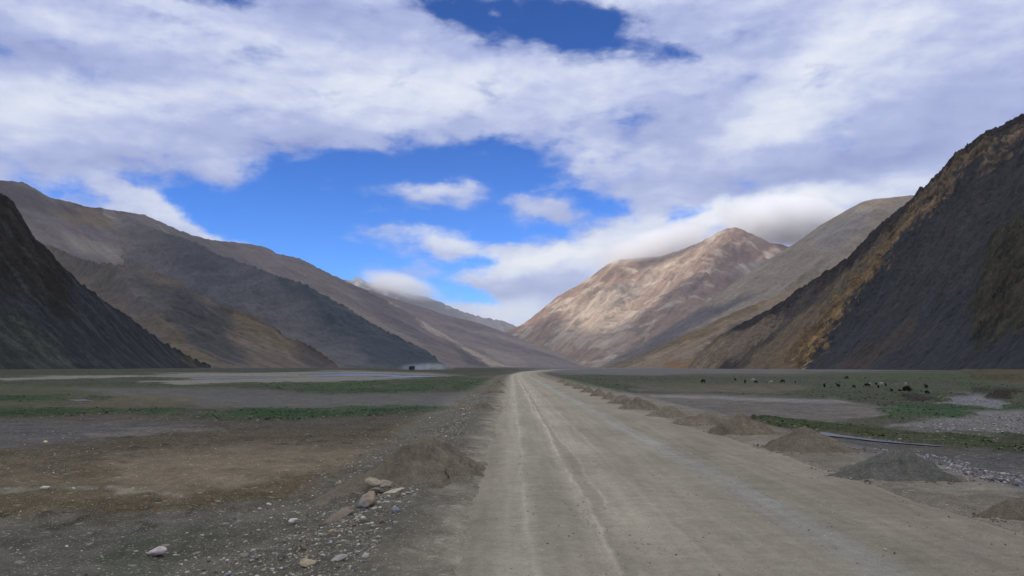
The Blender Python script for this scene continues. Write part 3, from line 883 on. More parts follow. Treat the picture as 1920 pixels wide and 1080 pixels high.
# ------------------------------------------------------------------ road
rx = np.concatenate([np.linspace(TR_E - 0.9, 10.6, 190)])
ry = [1.0]
while ry[-1] < 1900: ry.append(ry[-1] * 1.0075)
ry = np.array(ry)
RXg, RYg = np.meshgrid(rx, ry, indexing='ij')
wob = 0.45 * fbm(RXg * 0 + 3.3, RYg / 3, 5, 201)
wobr = 0.5 * fbm(RXg * 0 + 8.3, RYg / 6, 4, 202)
rz = 0.03 * fbm(RXg / 2.2, RYg / 9, 4, 203) + 0.012 * fbm(RXg / 0.25, RYg / 0.5, 3, 204) * sstep(60, 20, RYg)


def rut(xc, w, d, seed):
    xx = RXg - xc - 0.10 * fbm(RXg * 0 + seed, RYg / 14, 3, seed)
    return d * np.exp(-(xx / w) ** 2), xx


TRK = [(0.15, 0.22, -0.020), (1.62, 0.10, 0.028), (1.42, 0.12, -0.03), (1.82, 0.10, -0.02), (2.75, 0.09, 0.02), (2.6, 0.12, -0.015), (3.9, 0.3, -0.02), (5.55, 0.45, -0.025), (7.2, 0.4, 0.03), (4.7, 0.25, 0.015), (0.9, 0.3, 0.012)]
rz = rz - 0.03 * sstep(0.3, 0.7, fbm(RXg / 0.8, RYg / 1.6, 3, 206)) * sstep(50, 20, RYg)
for i, (xc, w, d) in enumerate(TRK):
    rr_, _ = rut(xc, w, d, 210 + i); rz = rz + rr_
edge = sstep(TR_E - 0.8, TR_E + 0.5, RXg + wob) * sstep(10.5, 8.6, RXg + wobr)
rz = rz - 0.20 * (1 - edge)
c0 = alb(126, 121, 114)
rc = np.broadcast_to(c0, RXg.shape + (3,)).copy()


def band(xc, w, tone, st, seed, soft=1.6):
    global rc
    xx = RXg - xc - 0.20 * fbm(RXg * 0 + seed, RYg / 16, 3, seed) - 0.07 * fbm(RXg * 2, RYg / 1.5, 4, seed + 1)
    kk = np.exp(-np.abs(xx / w) ** (2 * soft)) * st * (0.72 + 0.9 * fbm(RXg / 0.8, RYg / 7, 5, seed + 2, 0.6))
    kk = np.clip(kk, 0, 1)[..., None]
    rc = rc * (1 - kk) + np.array(tone) * kk


band(-1.9, 1.0, alb(98, 94, 88), 1.0, 221, soft=0.8)
band(-0.6, 0.3, alb(108, 104, 97), .6, 261, soft=1.0)
band(0.15, 0.35, alb(138, 134, 128), .6, 222)
band(0.85, 0.45, alb(112, 109, 102), .6, 223)
band(1.55, 0.12, alb(142, 137, 130), .8, 224)
band(1.9, 0.2, alb(112, 108, 101), .6, 225)
band(2.35, 0.35, alb(140, 135, 126), .6, 226)
band(3.5, 0.5, alb(114, 109, 101), .6, 227)
band(1.62, 0.045, alb(158, 153, 144), .8, 251)
band(2.02, 0.04, alb(152, 147, 139), .6, 254)
band(0.3, 0.05, alb(150, 146, 138), .5, 257)
band(3.05, 0.05, alb(150, 146, 136), .5, 259)
band(4.6, 0.3, alb(122, 118, 108), .5, 228)
band(5.55, 0.42, alb(136, 136, 138), .6, 229)
band(6.5, 0.4, alb(116, 112, 103), .5, 230)
band(8.2, 1.3, alb(120, 112, 105), .7, 231)
band(10.2, 1.3, alb(110, 105, 98), .9, 232)
ws = 1.06 - 0.16 * sstep(2.5, 6.0, RXg) + 0.10 * fbm(RXg / 0.9, RYg / 0.35, 4, 240) * sstep(60, 25, RYg) + 0.13 * fbm(RXg / 2.5, RYg / 7, 4, 241) + 0.10 * fbm(RXg / 0.22, RYg / 6, 3, 242)
rc = np.clip(rc * ws[..., None], 0.02, 0.8)
M_road = tinted_mat('road_gravel', [(1.2, 0.4), (6.0, 0.5), (35.0, 0.9), (120.0, 0.8)], strength=0.9, bump=0.9, bump_dist=0.03, detail=4,
                    speck=[(45.0, 0.5, 0.85, 0.9, c4(alb(158, 154, 146))), (28.0, 0.5, 0.93, 0.95, c4(alb(70, 68, 66))), (70.0, 0.45, 0.8, 0.86, c4(alb(80, 77, 72)))])
road = mesh_np('road', np.stack([RXg + road_off(RYg), RYg, rz], -1).reshape(-1, 3), grid_faces(len(rx), len(ry)), M_road, rc.reshape(-1, 3))
tag(road, kind='structure')


def road_z(x, y):
    return 0.0


# ------------------------------------------------------------------ gravel heaps
M_heap = tinted_mat('heap_gravel', [(2.0, 0.5), (12.0, 0.9), (40.0, 1.3)], strength=0.9, bump=0.9, bump_dist=0.04, detail=3,
                    speck=[(26.0, 0.6, 0.78, 0.84, c4(alb(128, 124, 118))), (38.0, 0.6, 0.8, 0.86, c4(alb(42, 40, 39)))])


def heap(name, label, cx, cy, z0, wx, wy, h, tone, seed, skew=(0, 0), group=None, cat='gravel heap', lobe=0.10, tail=None):
    na, nr = 150, 60
    a = np.linspace(0, 2 * np.pi, na, endpoint=False)
    r = np.linspace(0, 1.25, nr) ** 0.85
    Ag, Rg = np.meshgrid(a, r, indexing='ij')
    lob = 1 + lobe * fbm(np.cos(Ag) * 1.4 + seed, np.sin(Ag) * 1.4, 3, seed)
    if tail: lob = lob + tail[1] * np.exp(-(np.angle(np.exp(1j * (Ag - tail[0]))) / 0.30) ** 2)
    x = Rg * np.cos(Ag) * wx * lob; y = Rg * np.sin(Ag) * wy * lob
    prof = np.clip(1.0 - np.sqrt(Rg ** 2 + 0.03) + 0.02, -0.25, 1)
    zz = np.where(prof > 0, h * (np.sqrt(np.clip(prof, 0, 1) ** 2 + 0) - 0.0) * (0.86 + 0.14 * prof), 0.4 * h * prof - 0.0)
    if tail:
        tk = np.exp(-(np.angle(np.exp(1j * (Ag - tail[0]))) / 0.35) ** 2)
        zz = zz * (1 - 0.35 * tk * sstep(0.35, 0.7, Rg))
    zz = zz + h * (0.15 * fbm(x * 1.1 + seed, y * 1.1, 4, seed + 2) + 0.03 * fbm(x * 6, y * 6 + seed, 3, seed + 3)) * sstep(0, 0.25, prof + 0.1)
    x = x + skew[0] * np.clip(zz / h, 0, 1); y = y + skew[1] * np.clip(zz / h, 0, 1)
    c = np.broadcast_to(np.array(tone), x.shape + (3,)).copy()
    c = c * (1 + 0.25 * fbm(x * 0.9, y * 0.9 + seed, 4, seed + 5) + 0.18 * fbm(x * 5, y * 5, 3, seed + 6))[..., None]
    f = grid_faces(na, nr, wrap=True)
    o = mesh_np(name, np.stack([x, y, zz], -1).reshape(-1, 3), f, M_heap, np.clip(c, .01, .8).reshape(-1, 3))
    o.location = (cx, cy, z0)
    tag(o, label, cat, group)
    return o


GR = 'gravel heaps along the right edge of the road'
# (left px, right px, base py, peak px, peak py)
HE = [
    (1862, 2090, 985, 1965, 905, 'brown gravel heap cut off by the right edge of the photo'),
    (1552, 1812, 903, 1690, 834, 'dark grey gravel heap with a low tail on its left'),
    (1418, 1612, 848, 1512, 793, 'broad brown gravel heap just beyond the dark grey one with the tail'),
    (1328, 1458, 815, 1388, 767, 'pointed brown gravel heap in front of the dark grassy bank'),
    (1268, 1378, 796, 1322, 764, 'low brown gravel heap half hidden behind the pointed one in the right row'),
    (1208, 1300, 782, 1255, 757, 'flat wide gravel heap, fifth complete one from the camera in the right row'),
    (1162, 1238, 768, 1197, 739, 'rounded gravel heap, sixth complete one in the right row'),
    (1142, 1188, 757, 1166, 734, 'small gravel heap leaning on the rounded sixth one'),
    (1124, 1158, 749, 1142, 729, 'small gravel heap, eighth complete one counting from the camera in the right row'),
    (1107, 1136, 743, 1122, 725, 'small distant gravel heap, ninth complete one from the camera in the right row'),
    (1088, 1116, 736, 1102, 720, 'small distant gravel heap, tenth complete one from the camera in the right row'),
    (1072, 1096, 729, 1084, 716, 'tiny distant gravel heap, eleventh complete one from the camera in the right row'),
    (1058, 1080, 723, 1069, 712, 'tiny distant gravel heap, twelfth complete one from the camera in the right row'),
    (1044, 1064, 717, 1054, 708, 'tiniest gravel heap at the far end of the right row'),
]
for i, (x0, x1, yb, xp, yp, lb) in enumerate(HE):
    a = on_ground(x0, yb, 0); b = on_ground(x1, yb, 0)
    wx = (b.x - a.x) / 2
    wy = wx * 0.80
    cy = a.y + wy * 0.93
    cx = (a.x + b.x) / 2 * (cy / a.y)
    pk = at_depth(xp, yp, cy)
    h = pk.z - (-0.08)
    tone = [alb(90, 84, 77), alb(82, 82, 81), alb(92, 86, 79), alb(95, 88, 80), alb(96, 89, 82), alb(100, 93, 86)][min(i, 5)]
    if i >= 4: wx *= 1.0 + 0.35 * ((i * 7) % 5) / 5; h *= 0.85 + 0.25 * ((i * 3) % 4) / 4
    heap('gravel_heap', lb, cx, cy, -0.08, wx * 1.04, wy, h, tone, 300 + 7 * i, skew=(pk.x - cx, 0), group=GR, lobe=0.28, tail=(R(183), 0.22) if i == 1 else None)

# left side
a = on_ground(690, 925, 0)
heap('gravel_mound', 'large brown gravel mound on the left verge beside the stacked stones', -2.65, 24.2, -0.34, 1.95, 5.0, 1.52, alb(92, 86, 79), 401, skew=(0.25, -0.4), cat='gravel mound', lobe=0.25)
LH = [(878, 942, 770, 915, 742, 'low brown gravel heap on the left verge beside ochre rubble'),
      (905, 952, 738, 932, 716, 'small gravel heap on the left verge beyond the ochre rubble'),
      (922, 954, 724, 940, 706, 'far gravel heap at the left edge of the road near its vanishing point')]
for i, (x0, x1, yb, xp, yp, lb) in enumerate(LH):
    a = on_ground(x0, yb, 0); b = on_ground(x1, yb, 0)
    wx = (b.x - a.x) / 2; wy = wx * 1.6; cy = a.y + wy
    cx = (a.x + b.x) / 2 * (cy / a.y) - wx * 0.2
    pk = at_depth(xp, yp, cy)
    heap('gravel_heap', lb, cx, cy, -0.15, wx, wy, (pk.z + 0.15) * 0.72, alb(90, 84, 77), 420 + i, group='gravel heaps on the left verge', lobe=0.2)

# ------------------------------------------------------------------ rocks
M_rock = tinted_mat('rock', [(3.0, 0.7), (14.0, 0.7), (50.0, 0.6)], strength=0.8, bump=0.5, bump_dist=0.02, detail=4)
import bmesh


def ico(sub=3):
    bm = bmesh.new(); bmesh.ops.create_icosphere(bm, subdivisions=sub, radius=1)
    v = np.array([w.co[:] for w in bm.verts]); f = np.array([[w.index for w in q.verts] for q in bm.faces]); bm.free()
    return v, f


ICO3 = ico(4); ICO1 = ico(2)


def rock_verts(base, size, seed, rough=0.22, planes=9):
    v = base.copy(); rg = np.random.default_rng(seed)
    # cut by random planes so the stone gets facets
    for _ in range(planes):
        n = rg.normal(size=3); n /= np.linalg.norm(n)
        d = rg.uniform(0.55, 0.85)
        t = v @ n - d
        v = v - np.outer(np.clip(t, 0, None), n) * 0.9
    v = v * (1 + rough * fbm(v[:, 0] * 1.3 + seed, v[:, 1] * 1.3 + v[:, 2], 4, seed % 50))[:, None]
    return v * np.array(size)


def rock(name, label, loc, size, rot, tone, seed, cat='rock', group=None, tone2=None, rough=0.16):
    v = rock_verts(ICO3[0], size, seed, rough)
    c = np.broadcast_to(np.array(tone), v.shape).copy()
    if tone2 is not None:
        k = sstep(-0.1, 0.1, v[:, 0] / size[0] + 0.25 + 0.1 * fbm(v[:, 0] * 5, v[:, 1] * 5, 3, 5))[:, None]
        c = np.array(tone2) * (1 - k) + c * k
    c = c * (1 + 0.2 * fbm(v[:, 0] * 8, v[:, 1] * 8 + v[:, 2] * 8, 4, 9))[:, None]
    o = mesh_np(name, v, ICO3[1], M_rock, c)
    o.location = loc; o.rotation_euler = rot
    return tag(o, label, cat, group)


def gh(x, y): return float(ground_h(np.array([x]), np.array([y]))[0])


def rock_px(label, px, py, wpx_, size_ratio, rot, tone, seed, tone2=None, z=None, sink=0.25, cat='rock', dz=0.0, group=None, rough=0.16):
    p = on_ground(px, py, -0.2)
    for _ in range(4): p = on_ground(px, py, gh(p.x, p.y))
    w = wpx_ / F * p.y / 2
    s = (w, w * size_ratio[0], w * size_ratio[1])
    return rock('rock' if cat == 'rock' else cat.replace(' ', '_'), label, (p.x, p.y, p.z + s[2] * (1 - sink) + dz), s, rot, tone, seed, cat, group, tone2, rough)


rock_px('rounded boulder, half pink and half grey, below the stacked stones', 687, 948, 46, (0.8, 0.58), (0, R(-28), R(20)), alb(122, 110, 102), 11, tone2=alb(108, 110, 115))
rock_px('flat pale stone lying on the right of the rounded pink boulder', 738, 930, 50, (0.7, 0.26), (0, R(-16), R(-10)), alb(142, 138, 128), 12, sink=0.1)
rock_px('small dark flat stone wedged in the middle of the stone stack', 707, 926, 30, (0.7, 0.35), (0, R(5), R(40)), alb(100, 96, 90), 13, sink=0, dz=0.03)
rock_px('grey blocky stone on top left of the stone stack', 700, 922, 34, (0.8, 0.45), (R(8), R(10), R(15)), alb(120, 114, 104), 14, sink=0, dz=0.13)
rock_px('grey rounded stone on top right of the stone stack', 722, 924, 28, (0.8, 0.55), (0, R(-12), R(-25)), alb(126, 122, 112), 15, sink=0, dz=0.12)
rock_px('pinkish buried slab rising from the verge below the boulder', 628, 978, 84, (0.42, 0.26), (0, R(-26), R(32)), alb(98, 90, 85), 16, sink=0.6, rough=0.1)
rock_px('pale lilac rock alone on the plain near the bottom left', 297, 1042, 38, (0.6, 0.45), (0, R(-14), R(12)), alb(150, 143, 148), 17, sink=0.15)
rock_px('ochre angular stone on the verge near the bottom edge', 578, 1062, 34, (0.8, 0.45), (0, R(8), R(-20)), alb(128, 118, 103), 18)
rock_px('grey round stone on the verge right of the ochre one', 684, 1046, 15, (0.8, 0.6), (0, 0, 0), alb(142, 138, 138), 19)
rock_px('white stone half way down the stony verge', 550, 980, 18, (0.7, 0.5), (0, R(-12), 0), alb(172, 170, 168), 20)
rock_px('long pale stone near the bottom of the verge', 636, 1052, 32, (0.5, 0.4), (0, R(-20), R(20)), alb(128, 124, 128), 22)
rock_px('yellowish stone below the pink slab', 624, 1000, 18, (0.8, 0.5), (0, R(10), R(50)), alb(132, 122, 100), 23)
rock_px('pale stone at the edge of the gravel band on the left plain', 84, 917, 16, (0.8, 0.5), (0, 0, R(20)), alb(150, 148, 142), 24)
rock_px('small white stone beside the grey gravel on the left plain', 138, 918, 9, (0.8, 0.5), (0, 0, R(20)), alb(168, 165, 160), 25)
rock_px('yellow-green pale stone on the left plain above the tan patch', 86, 830, 9, (0.8, 0.5), (0, 0, R(70)), alb(170, 170, 130), 26)
rock_px('pale flat stone lying alone on the road gravel right of the grey stripe', 1478, 932, 13, (0.7, 0.25), (0, 0, 0), alb(176, 164, 150), 27, sink=-0.6)
# ochre rubble beside the low heap
for i, (px, py, w, tn, lb) in enumerate([(868, 770, 9, (140, 118, 96), 'pale stone at the left end of the ochre rubble by the road'), (879, 772, 9, (132, 112, 84), 'ochre stone in the middle of the rubble by the road'),
                                         (893, 768, 8, (112, 88, 58), 'brown-ochre stone of the rubble below the low heap'), (908, 766, 8, (104, 82, 56), 'dark ochre stone at the right end of the rubble by the road')]):
    rock_px(lb, px, py, w, (0.8, 0.6), (0, R(10 * i), R(33 * i)), alb(*tn), 40 + i, group='ochre rubble on the left verge')

# loose stones: the 150 largest on the left verge one by one, the rest as rubble
M_stone = tinted_mat('stone', [(8.0, 0.6), (40.0, 0.5)], strength=0.7, bump=0.3, bump_dist=0.01, detail=3)
PAL = [alb(150, 146, 142), alb(128, 126, 128), alb(112, 108, 106), alb(98, 100, 110), alb(120, 112, 103), alb(82, 79, 77), alb(150, 147, 143), alb(92, 84, 78)]


def verge_point(rg):
    while True:
        y = 8.5 * math.exp(rg.random() * 2.5)
        x = -1.9 - abs(rg.normal(0, 1)) * 2.0 - 0.35
        if -8 < x: return x, y


protos = []
for i in range(8):
    v = rock_verts(ICO1[0], (1, 0.75, 0.5), 60 + i, 0.15, 7)
    me_o = mesh_np('stone', v, ICO1[1], M_stone, np.broadcast_to(PAL[i], v.shape), smooth=False)
    protos.append(me_o)
rg = np.random.default_rng(77)
for i in range(150):
    o = protos[i] if i < 8 else protos[i % 8].copy()
    if i >= 8: col.objects.link(o)
    x, y = verge_point(rg)
    s = rg.uniform(0.05, 0.10) * (1 if rg.random() > .12 else 1.4)
    o.location = (x, y, gh(x, y) + s * 0.2)
    o.scale = (s, s, s)
    o.rotation_euler = (rg.normal(0, .25), rg.normal(0, .25), rg.random() * 6.28)
    nm = ['pale grey', 'mid grey', 'dull brown-grey', 'bluish grey', 'tan', 'dark grey', 'whitish', 'reddish brown'][i % 8]
    tag(o, 'loose %s stone strewn over the left verge' % nm, 'stone', 'loose %s stones strewn over the left verge' % nm)


HEAPS_XY = []


def rubble(name, label, pts, smin, smax, seed, pal=PAL, flat=0.5, zf=None, cat='gravel'):
    rg = np.random.default_rng(seed)
    bv, bf = ico(1)
    VV = []; FF = []; CC = []
    n = len(pts); off = 0
    for (x, y) in pts:
        s = smin * (smax / smin) ** (rg.random() ** 2.2)
        v = bv * (1 + rg.normal(0, 0.14, bv.shape)) * np.array([1, rg.uniform(.6, .95), rg.uniform(.35, .75)]) * s
        a = rg.random() * 6.28; ca, sa = math.cos(a), math.sin(a)
        v = np.stack([v[:, 0] * ca - v[:, 1] * sa, v[:, 0] * sa + v[:, 1] * ca, v[:, 2]], -1)
        VV.append((v, x, y, s)); FF.append(bf + off); off += len(bv)
        CC.append(np.tile(pal[rg.integers(len(pal))] * rg.uniform(.7, 1.15), (len(bv), 1)))
    xs = np.array([q[1] for q in VV]); ys = np.array([q[2] for q in VV])
    zs = (zf or ground_h)(xs, ys)
    V = np.concatenate([q[0] + np.array([q[1], q[2], z + q[3] * 0.15]) for q, z in zip(VV, zs)])
    o = mesh_np(name, V, np.concatenate(FF), M_stone, np.concatenate(CC), smooth=False)
    return tag(o, label, cat, kind='stuff')


rg = np.random.default_rng(5)
pts = [verge_point(rg) for _ in range(15000)]
rubble('verge_rubble', 'small grey and pale stones covering the slope of the left verge', pts, 0.010, 0.05, 6)
pts = []
while len(pts) < 2600:
    y = 9 * math.exp(rg.random() * 2.3); x = -5 - rg.random() * y * 0.75
    pts.append((x, y))
rubble('plain_stones', 'sparse small stones lying on the left plain', pts, 0.010, 0.04, 8)
pts = []
for (x0, x1, yb, xp, yp, lb) in HE[:8]:
    a = on_ground(x0, yb, 0); b = on_ground(x1, yb, 0); w = (b.x - a.x) / 2; cy = a.y + w * .74; cx = (a.x + b.x) / 2 * (cy / a.y)
    for _ in range(260):
        t = rg.random() * 6.28; rr = 0.95 + abs(rg.normal(0, .22))
        pts.append((cx + w * rr * math.cos(t), cy + w * .8 * rr * math.sin(t)))
rubble('spilled_gravel', 'small stones spilled round the feet of the gravel heaps', pts, 0.012, 0.06, 21, pal=[alb(118, 112, 104), alb(96, 92, 86), alb(76, 72, 68)], zf=lambda x, y: 0 * x - 0.02)
pts = []
while len(pts) < 4200:
    y = 8.5 * math.exp(rg.random() * 1.3); x = -1.2 + rg.random() * 11 + max(0, rg.normal(0, 2))
    pts.append((x, y))
rubble('road_pebbles', 'tiny pebbles scattered over the gravel road', pts, 0.006, 0.026, 9, pal=[alb(150, 146, 138), alb(120, 116, 110), alb(100, 96, 90), alb(138, 132, 124)], zf=lambda x, y: 0 * x + 0.0)
pts = []
for poly, n in (([(1690, 797), (1790, 786), (1860, 772), (1990, 770), (1990, 822), (1800, 815)], 2300), ([(1748, 755), (1768, 744), (1800, 738), (1850, 742), (1870, 752), (1880, 766), (1800, 761)], 1300),
                ([(1620, 846), (1720, 846), (1880, 890), (1990, 905), (1990, 950), (1840, 930), (1720, 880)], 1500)):
    xs = [p[0] for p in poly]; ys = [p[1] for p in poly]
    cnt = 0
    while cnt < n:
        a = rg.uniform(min(xs), max(xs), 50); b = rg.uniform(min(ys), max(ys), 50)
        ok = poly_sd(a, b, poly) > 0
        for q, w in zip(a[ok], b[ok]):
            p = on_ground(q + rg.normal(0, 10), w + rg.normal(0, 2.5), -0.5); pts.append((p.x, p.y)); cnt += 1
rubble('stream_cobbles', 'pale cobbles in the dry stream bed on the right plain', pts, 0.018, 0.09, 10, pal=[alb(124, 124, 132), alb(102, 102, 114), alb(90, 86, 88), alb(142, 140, 142), alb(74, 72, 80)])


# tufts of grass on the pasture
da = np.diff(np.radians(ang))


def ground_lookup(x, y):
    r = np.hypot(x, y); a = np.degrees(np.arctan2(x, y))
    i = np.clip(np.searchsorted(ang, a), 0, len(ang) - 1); j = np.clip(np.searchsorted(rad, r), 0, len(rad) - 1)
    return GZ[i, j], green[i, j], gc[i, j]


NT_ = 50000
ta = np.radians(rg.uniform(-40, 40, NT_)); tr = 26 * np.exp(rg.random(NT_) * 2.5)
tx = tr * np.sin(ta); ty = tr * np.cos(ta)
tz, tg, tc = ground_lookup(tx, ty)
okt = (tg > 0.5) & ((tx < -3) | (tx > 14)) & (rg.random(NT_) < 0.35 + 0.8 * fbm(tx / 4, ty / 4, 3, 150))
tx, ty, tz, tc, tr = tx[okt][:26000], ty[okt][:26000], tz[okt][:26000], tc[okt][:26000], tr[okt][:26000]
nT = len(tx); nb = 4
sz = rg.uniform(0.02, 0.05, nT) * (0.8 + tr / 150)
TV = np.zeros((nT, nb, 3, 3)); TC = np.zeros((nT, nb, 3, 3))
for b_ in range(nb):
    aa = rg.random(nT) * 6.28; ll = rg.uniform(.3, 1.0, nT) * sz * 3.2
    bx_ = np.cos(aa); by_ = np.sin(aa); ww = sz * 1.6
    TV[:, b_, 0] = np.stack([tx - by_ * ww, ty + bx_ * ww, tz - 0.03], -1)
    TV[:, b_, 1] = np.stack([tx + by_ * ww, ty - bx_ * ww, tz - 0.03], -1)
    TV[:, b_, 2] = np.stack([tx + bx_ * ll, ty + by_ * ll, tz + sz * rg.uniform(.7, 1.3, nT)], -1)
    TC[:, b_, :] = (tc * rg.uniform(.9, 1.7, (nT, 1)))[:, None, :]
tuf = mesh_np('grass_tufts', TV.reshape(-1, 3), np.arange(nT * nb * 3).reshape(-1, 3), M_stone, TC.reshape(-1, 3), smooth=False)
tag(tuf, 'short green tufts of pasture grass', 'grass', kind='stuff')


# ------------------------------------------------------------------ animals
def skin_body(name, nodes, edges, mat, sub=2):
    me = bpy.data.meshes.new(name)
    me.from_pydata([n[0] for n in nodes], edges, [])
    o = bpy.data.objects.new(name, me); col.objects.link(o)
    md = o.modifiers.new('skin', 'SKIN'); md.use_smooth_shade = True
    for i, n in enumerate(nodes):
        r = n[1]; me.skin_vertices[0].data[i].radius = r if isinstance(r, tuple) else (r, r)
    me.skin_vertices[0].data[0].use_root = True
    s = o.modifiers.new('sub', 'SUBSURF'); s.levels = sub; s.render_levels = sub
    dg = bpy.context.evaluated_depsgraph_get()
    m2 = bpy.data.meshes.new_from_object(o.evaluated_get(dg))
    o.modifiers.clear(); o.data = m2
    m2.materials.clear(); m2.materials.append(mat)
    for p in m2.polygons: p.use_smooth = True
    return o


def coat(name, c):
    m, t, b = new_mat(name)
    pos = t.new('ShaderNodeTexCoord').outputs['Object']
    n = t.noise(pos, 9, 4)
    cm = t.mix(n, c4(np.array(c) * 0.7), c4(np.array(c) * 1.2)); t.l.new(cm, b.inputs['Base Color'])
    bp = t.new('ShaderNodeBump'); bp.inputs['Strength'].default_value = 0.6; bp.inputs['Distance'].default_value = 0.02
    t.put(bp.inputs['Height'], t.noise(pos, 40, 3)); t.l.new(bp.outputs[0], b.inputs['Normal'])
    return m


M_black = coat('coat_black', (0.018, 0.017, 0.016)); M_white = coat('coat_white', (0.42, 0.39, 0.34)); M_brown = coat('coat_brown', (0.022, 0.014, 0.012)); M_grey = coat('coat_grey', (0.28, 0.27, 0.25))
M_horn = coat('horn', (0.10, 0.085, 0.07))


def goat_mesh(grazing, mat, k=1.0, name='goat'):
    # faces +X, height about 0.72 m
    hd = ([((0.36, 0, 0.56), 0.085), ((0.46, 0, 0.44), 0.065), ((0.54, 0, 0.28), 0.06), ((0.60, 0, 0.16), 0.045), ((0.64, 0, 0.07), 0.03)] if grazing
          else [((0.36, 0, 0.62), 0.09), ((0.45, 0, 0.74), 0.07), ((0.50, 0, 0.86), 0.065), ((0.60, 0, 0.84), 0.045), ((0.68, 0, 0.80), 0.03)])
    nodes = [((0.0, 0, 0.50), (0.17, 0.20)), ((0.22, 0, 0.52), (0.155, 0.19)), ((-0.22, 0, 0.52), (0.155, 0.18)), ((-0.36, 0, 0.56), 0.09), ((-0.44, 0, 0.60), 0.03)] + hd
    edges = [(0, 1), (0, 2), (2, 3), (3, 4), (1, 5), (5, 6), (6, 7), (7, 8), (8, 9)]
    hi = 7
    b = len(nodes)
    for sx, s in ((0.24, 1), (0.24, -1)):
        nodes += [((sx, s * 0.09, 0.36), 0.065), ((sx + 0.02, s * 0.09, 0.20), 0.035), ((sx, s * 0.09, 0.0), 0.03)]
        edges += [(1, b), (b, b + 1), (b + 1, b + 2)]; b += 3
    for s in (1, -1):
        nodes += [((-0.24, s * 0.09, 0.37), 0.08), ((-0.20, s * 0.095, 0.28), 0.05), ((-0.30, s * 0.095, 0.17), 0.03), ((-0.27, s * 0.095, 0.0), 0.028)]
        edges += [(2, b), (b, b + 1), (b + 1, b + 2), (b + 2, b + 3)]; b += 4
    # ears
    hx, hz = nodes[hi][0][0], nodes[hi][0][2]
    for s in (1, -1):
        nodes += [((hx - 0.02, s * 0.11, hz + 0.0), 0.022)]; edges += [(hi, b)]; b += 1
    o = skin_body(name, nodes, edges, mat)
    # horns: two backward-curving tapered tubes in one mesh each
    for s in (1, -1):
        pts = [Vector((hx - 0.03, s * 0.03, hz + 0.05)), Vector((hx - 0.07, s * 0.05, hz + 0.14)), Vector((hx - 0.14, s * 0.08, hz + 0.19)), Vector((hx - 0.21, s * 0.11, hz + 0.19))]
        V = []; Fc = []
        for i, p in enumerate(pts):
            rr = 0.018 * (1 - i / 3.6)
            for q in range(6): V.append((p.x + rr * math.cos(q * 1.047), p.y + rr * math.sin(q * 1.047), p.z + rr * 0.4 * math.cos(q * 1.047)))
        for i in range(3):
            for q in range(6): Fc.append((i * 6 + q, i * 6 + (q + 1) % 6, (i + 1) * 6 + (q + 1) % 6, (i + 1) * 6 + q))
        h = mesh_np('horn', V, Fc, M_horn, parent=o)
    return o


def yak_mesh(mat):
    nodes = [((0, 0, 0.82), (0.34, 0.36)), ((0.45, 0, 0.92), (0.32, 0.40)), ((-0.45, 0, 0.84), (0.30, 0.34)), ((-0.72, 0, 0.86), 0.18), ((-0.84, 0, 0.62), 0.07), ((-0.88, 0, 0.34), 0.11),
             ((0.78, 0, 0.86), 0.22), ((1.00, 0, 0.72), 0.15), ((1.12, 0, 0.56), 0.12), ((1.20, 0, 0.42), 0.085)]
    edges = [(0, 1), (0, 2), (2, 3), (3, 4), (4, 5), (1, 6), (6, 7), (7, 8), (8, 9)]
    b = len(nodes)
    for s in (1, -1):
        nodes += [((0.48, s * .17, 0.5), 0.15), ((0.50, s * .17, 0.28), 0.085), ((0.48, s * .17, 0.0), 0.07)]; edges += [(1, b), (b, b + 1), (b + 1, b + 2)]; b += 3
    for s in (1, -1):
        nodes += [((-0.50, s * .17, 0.55), 0.17), ((-0.44, s * .17, 0.42), 0.11), ((-0.60, s * .17, 0.26), 0.07), ((-0.56, s * .17, 0.0), 0.065)]
        edges += [(2, b), (b, b + 1), (b + 1, b + 2), (b + 2, b + 3)]; b += 4
    o = skin_body('yak', nodes, edges, mat)
    for s in (1, -1):
        pts = [Vector((1.0, s * .08, .84)), Vector((1.0, s * .22, .90)), Vector((1.02, s * .30, 1.02)), Vector((0.98, s * .27, 1.14))]
        V = []; Fc = []
        for i, p in enumerate(pts):
            rr = 0.04 * (1 - i / 3.6)
            for q in range(6): V.append((p.x + rr * math.cos(q * 1.047), p.y, p.z + rr * math.sin(q * 1.047)))
        for i in range(3):
            for q in range(6): Fc.append((i * 6 + q, i * 6 + (q + 1) % 6, (i + 1) * 6 + (q + 1) % 6, (i + 1) * 6 + q))
        mesh_np('horn', V, Fc, M_horn, parent=o)
    return o


protoG = {}
for key, mt in (('black', M_black), ('white', M_white), ('grey', M_grey)):
    for gz_ in (True, False): protoG[(key, gz_)] = [goat_mesh(gz_, mt), False]


def copy_tree(o):
    c = o.copy(); col.objects.link(c)
    for ch in o.children:
        d = ch.copy(); col.objects.link(d); d.parent = c
    return c


